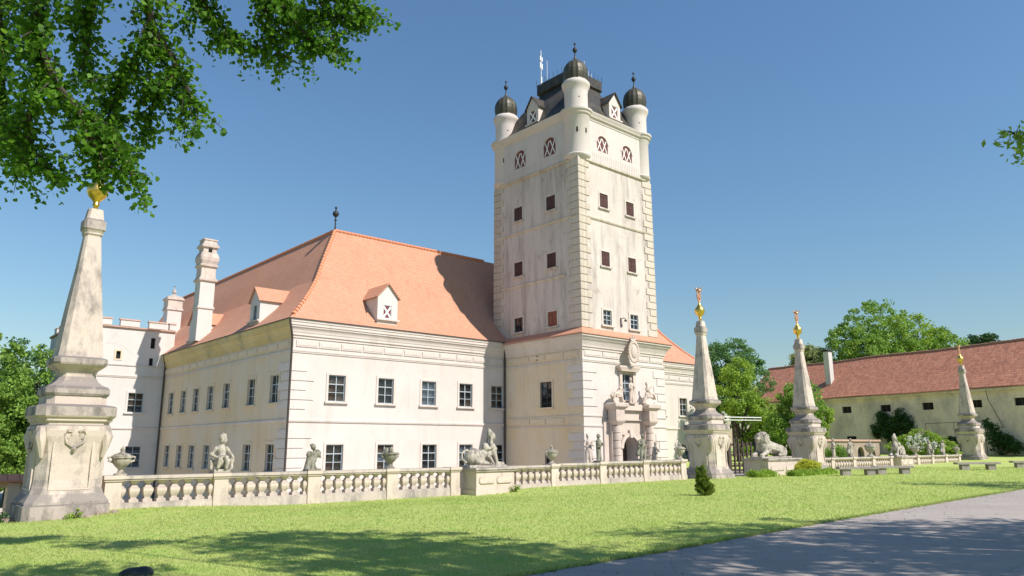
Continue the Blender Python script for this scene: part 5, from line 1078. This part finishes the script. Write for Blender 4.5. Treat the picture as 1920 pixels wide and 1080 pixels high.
# clipped yew
rng = np.random.default_rng(80); yw = thing('clipped_yew', 'small clipped yew standing alone on the lawn in front of the second obelisk', 'shrub', (6.89, 27.7, 0), 0.0)
cl = blob_clumps(rng, [(-.05, 0, .82, .17, .17, .26), (-.05, 0, .55, .2, .2, .3), (.03, 0, .26, .31, .28, .27), (.1, 0, .2, .25, .25, .2)], 260, .75); pts = crown_pts(rng, cl, 60, .075); pts = pts[pts[:, 2] > .0]
link('foliage', leaf_mesh('foliage', pts, .062 * rng.uniform(.6, 1.3, len(pts)), 'leaf_yew', np.array([(0, -.5), (.26, 0), (0, .5), (-.26, 0)]), 0, rng), yw); MB().tube([(0, 0, -.1), (0, 0, .8)], [.05, .02], 6).obj('stem', 'bark', yw)

# near lindens: the one on the left hangs into the picture; those on the right throw their shade over road and lawn
def bough_tree(label, x, y, boughs, crown, mat, seed, subs=(), leaf=.08, twig=(.3, .9), per_m=100, trunk_r=.32, trunk_h=5.5, crown_leaf=.24, ncl=70, cper=40, name='linden_tree', group='lindens along the drive', tw_m=21.0, ccr=.75, shape=LEAF6):
    rng = np.random.default_rng(seed); t = thing(name, label, 'tree', (x, y, 0), 0.0, group); base = Vector((x, y, 0)); mb = MB(); L = []
    top = Vector((0, 0, trunk_h)); mb.tube([(0, 0, -.3), (0, 0, .3), tuple(top * .6), tuple(top)], [trunk_r * 1.4, trunk_r, trunk_r * .85, trunk_r * .6], 10)
    for bg_ in boughs:
        P = [Vector(p) - base for p in bg_]; n = len(P); sub = bg_ in subs; mb.tube(([] if sub else [tuple(top)]) + [tuple(p) for p in P], ([] if sub else [trunk_r * .3]) + [(.03 if sub else .055) * (1 - i / n) + .012 for i in range(n)], 6)
        for i in range(n - 1):
            d = P[i + 1] - P[i]; m = max(1, int(d.length * tw_m))
            for k in range(m):
                o = P[i] + d * ((k + rng.random()) / m); dv = Vector(rng.normal(size=3)) * .8 + d.normalized() * .7; dv.z = dv.z * .5 - .22; dv.normalize(); ln = rng.uniform(*twig); e = o + dv * ln + Vector((0, 0, -.18 * ln)); mid = (o + e) / 2 + Vector((0, 0, .05 * ln))
                mb.tube([tuple(o), tuple(mid), tuple(e)], [.012, .008, .004], 4); q = max(3, int(ln * per_m))
                for j in range(q):
                    f = (j + .5) / q; c = o.lerp(e, f) + Vector(rng.normal(size=3)) * .075; c.z -= .05; L.append(tuple(c))
    if crown:
        cr = [(b[0] - x, b[1] - y, *b[2:]) for b in crown]; cl = blob_clumps(rng, cr, ncl, .4); pts = crown_pts(rng, cl, cper, ccr)
        link('crown', leaf_mesh('crown', pts, crown_leaf * rng.uniform(.6, 1.3, len(pts)), mat, LEAF4, 0, rng, .4), t)
        for i in range(0, len(cl), 3): e = Vector(cl[i]); mb.tube([tuple(top), tuple(top.lerp(e, .5) + Vector((0, 0, .4))), tuple(e)], [trunk_r * .35, .06, .015], 5)
    mb.obj('trunk', 'bark', t, smooth=True)
    if L: A = np.array(L); link('leaves', leaf_mesh('leaves', A, leaf * rng.uniform(.6, 1.25, len(A)), mat, shape, .9, rng), t)
    return t
BM = [
    [(-6.38, 8.8, 9.15), (-6.26, 8.97, 7.63), (-6.25, 9.13, 6.93), (-6.09, 9.3, 6.47), (-5.86, 9.47, 6.2), (-5.68, 9.63, 5.76), (-5.55, 9.8, 5.43)],
    [(-7.38, 9.6, 9.1), (-7.45, 9.85, 7.86), (-7.49, 10.1, 7.23), (-7.52, 10.35, 6.58), (-7.55, 10.6, 6.17)],
    [(-5.21, 9.2, 9.05), (-5.09, 9.42, 7.92), (-5.0, 9.64, 7.47), (-4.75, 9.86, 7.09), (-4.62, 10.08, 6.69), (-4.57, 10.3, 6.5)],
    [(-4.6, 9.6, 9.27), (-4.57, 9.93, 8.25), (-4.48, 10.25, 8.1), (-4.26, 10.58, 7.93), (-3.94, 10.9, 7.88)],
    [(-5.99, 9.6, 9.37), (-6.06, 9.83, 8.2), (-6.22, 10.07, 7.73), (-6.36, 10.3, 7.16)],
    [(-3.84, 9.8, 9.33), (-3.75, 10.18, 8.5), (-3.53, 10.55, 8.52), (-3.12, 10.92, 8.56), (-2.41, 11.3, 8.67)],
    [(-3.04, 10.4, 9.51), (-2.82, 10.7, 8.85), (-2.54, 11.0, 8.85), (-2.28, 11.3, 8.75)]]
BS = [
    [(-6.36, 9.3, 7.03), (-6.45, 9.45, 6.63), (-6.6, 9.6, 6.14), (-6.6, 9.75, 5.73), (-6.38, 9.9, 5.39)],
    [(-4.98, 9.6, 7.45), (-5.38, 9.8, 7.06), (-5.67, 10.0, 6.66), (-5.69, 10.2, 6.25)],
    [(-4.72, 9.8, 7.05), (-5.1, 10.1, 6.7), (-5.37, 10.4, 6.42)],
    [(-3.48, 10.4, 8.42), (-3.27, 10.6, 8.13), (-2.97, 10.8, 7.92), (-2.77, 11.0, 8.17)],
    [(-3.76, 10.2, 8.52), (-3.66, 10.5, 8.07), (-3.56, 10.8, 7.69)],
    [(-5.94, 9.6, 6.26), (-5.65, 9.8, 5.99), (-5.4, 10.0, 5.58), (-5.4, 10.2, 5.46)],
    [(-6.84, 9.8, 6.48), (-7.12, 10.05, 6.19), (-7.06, 10.3, 5.71)]]
BM = [[(x - .12, y, z + .10) for x, y, z in b] for b in BM]; BS = [[(x - .12, y, z + .10) for x, y, z in b] for b in BS]
bough_tree('linden with leafy boughs hanging into the top left of the picture', -10.0, 5.0, BM + BS, [(-9, 6, 11.0, 4.5, 4.0, 3.0), (-5.5, 8.0, 11.2, 3.5, 3.0, 1.6)], 'leaf_lin', 301, BS, ncl=30, twig=(.2, .62), tw_m=19.0)
TB = [
    [(11.27, 13.0, 6.57), (9.82, 12.85, 6.83), (9.33, 12.7, 6.88), (8.98, 12.55, 7.1), (8.59, 12.4, 7.2)],
    [(10.76, 13.0, 6.47), (9.69, 12.85, 6.62), (9.25, 12.7, 6.67), (8.83, 12.55, 6.41)],
    [(10.21, 13.0, 6.16), (9.42, 12.85, 6.15), (8.97, 12.7, 6.08)],
    [(9.93, 13.0, 6.89), (9.48, 12.85, 6.83), (9.15, 12.7, 6.98), (8.69, 12.55, 6.82)]]
TB = [[(x + .32, y, z) for x, y, z in b] for b in TB]; TB[0] = [(15.6, 9.8, 7.5), (14.2, 11.0, 7.0), (12.6, 12.3, 6.7)] + TB[0]
bough_tree('tree whose twig tips show at the right edge of the picture', 17.5, 8.5, TB[:1], [(15.8, 8.8, 11.0, 4.6, 4.2, 3.6), (18.8, 10.4, 10.4, 2.6, 2.6, 2.4), (12.2, 6.2, 10.8, 2.8, 2.6, 2.4), (17.5, 5.0, 12.5, 5.0, 4.5, 3.5)], 'leaf_mid', 302, TB[1:], leaf=.15, per_m=46, tw_m=13.0, twig=(.2, .5), name='ash_tree', ncl=420, cper=40, shape=np.array([(0, -.5), (.22, 0.0), (0, .5), (-.22, 0.0)]))
bough_tree('tree out of the picture on the right that shades the near lawn', 9.5, 2.5, [], [(6.6, 8.0, 11.6, 2.9, 2.5, 1.9), (9.5, 4.5, 12.0, 3.5, 3.0, 2.2), (1.3, 8.9, 11.0, 1.5, .7, .6), (2.6, 5.6, 11.0, 1.5, .9, .7), (4.0, 9.4, 11.4, 1.2, .8, .6), (-.6, 8.6, 11.4, .9, .5, .4)], 'leaf_lin', 303, ncl=300, cper=40, ccr=.5)
bough_tree('tree out of the picture far right that throws the narrow shade streak', 30.0, 27.0, [], [(27.5, 29.5, 8.2, 3.4, 3.2, 1.6), (24.4, 31.5, 7.4, 1.8, 1.2, .7)], 'leaf_lin', 304, ncl=80, cper=34)

# ================================================================== GRASS
def grass():
    rng = np.random.default_rng(5); A = []; H = []
    n = 440000; Y = 9.5 * (56 / 9.5) ** rng.random(n); X = Y * rng.uniform(-.78, .78, n); A.append(np.stack([X, Y], -1)); H.append(.019 + .00085 * Y)
    n = 16000; ea = rng.uniform(-19, 24, n); eb = np.interp(ea, eu, ev) + np.abs(rng.normal(0, .07, n)) + .035; A.append(np.stack([O.x + U.x * ea + V.x * eb, O.y + U.y * ea + V.y * eb], -1)); H.append(np.full(n, .06))
    P = np.concatenate(A); H = np.concatenate(H); d = P - np.array([O.x, O.y]); a = d @ np.array([U.x, U.y]); b = d @ np.array([V.x, V.y])
    ok = (b < -23.2) & (b > np.interp(a, eu, ev) + .03 + rng.normal(0, .05, len(a))); ok &= ~((np.abs(a + 17.2) < 1.1) & (b > -24.1)) & ~((a > -3.1) & (a < -.9) & (b > -23.8))
    P, H, a, b = P[ok], H[ok], a[ok], b[ok]; n = len(P); z = ground_h(a, b); H = H * rng.uniform(.55, 1.35, n)
    th = rng.uniform(0, 6.283, n); w = H * .24; lean = rng.normal(0, .8, (n, 2)) * H[:, None]
    c, s = np.cos(th), np.sin(th); V_ = np.zeros((n, 3, 3)); V_[:, 0] = np.stack([P[:, 0] - c * w, P[:, 1] - s * w, z - .005], -1); V_[:, 1] = np.stack([P[:, 0] + c * w, P[:, 1] + s * w, z - .005], -1); V_[:, 2] = np.stack([P[:, 0] + lean[:, 0], P[:, 1] + lean[:, 1], z + H], -1)
    me = bpy.data.meshes.new('grass'); me.vertices.add(n * 3); me.vertices.foreach_set('co', V_.reshape(-1).astype(np.float32)); me.loops.add(n * 3); me.loops.foreach_set('vertex_index', np.arange(n * 3, dtype=np.int32)); me.polygons.add(n)
    me.polygons.foreach_set('loop_start', np.arange(0, n * 3, 3, dtype=np.int32)); me.polygons.foreach_set('loop_total', np.full(n, 3, dtype=np.int32)); me.materials.append(M['grass']); me.update(); me.validate()
    tag(link('grass', me), 'short mown grass covering the lawn', 'grass', kind='stuff')
grass()

def litter():
    rng = np.random.default_rng(17); n = 900; a = rng.uniform(-16, 20, n); b = np.interp(a, eu, ev) + .1 - np.abs(rng.gamma(1.1, 1.1, n)); z = ground_h(a, b) + .02
    C = np.stack([O.x + U.x * a + V.x * b, O.y + U.y * a + V.y * b, z], -1); me = leaf_mesh('leaf_litter', C, rng.uniform(.02, .05, n), 'wood', LEAF4, 0, rng, 3.0)
    tag(link('leaf_litter', me), 'scattered dry bits along the edge of the drive', 'litter', kind='stuff')
litter()
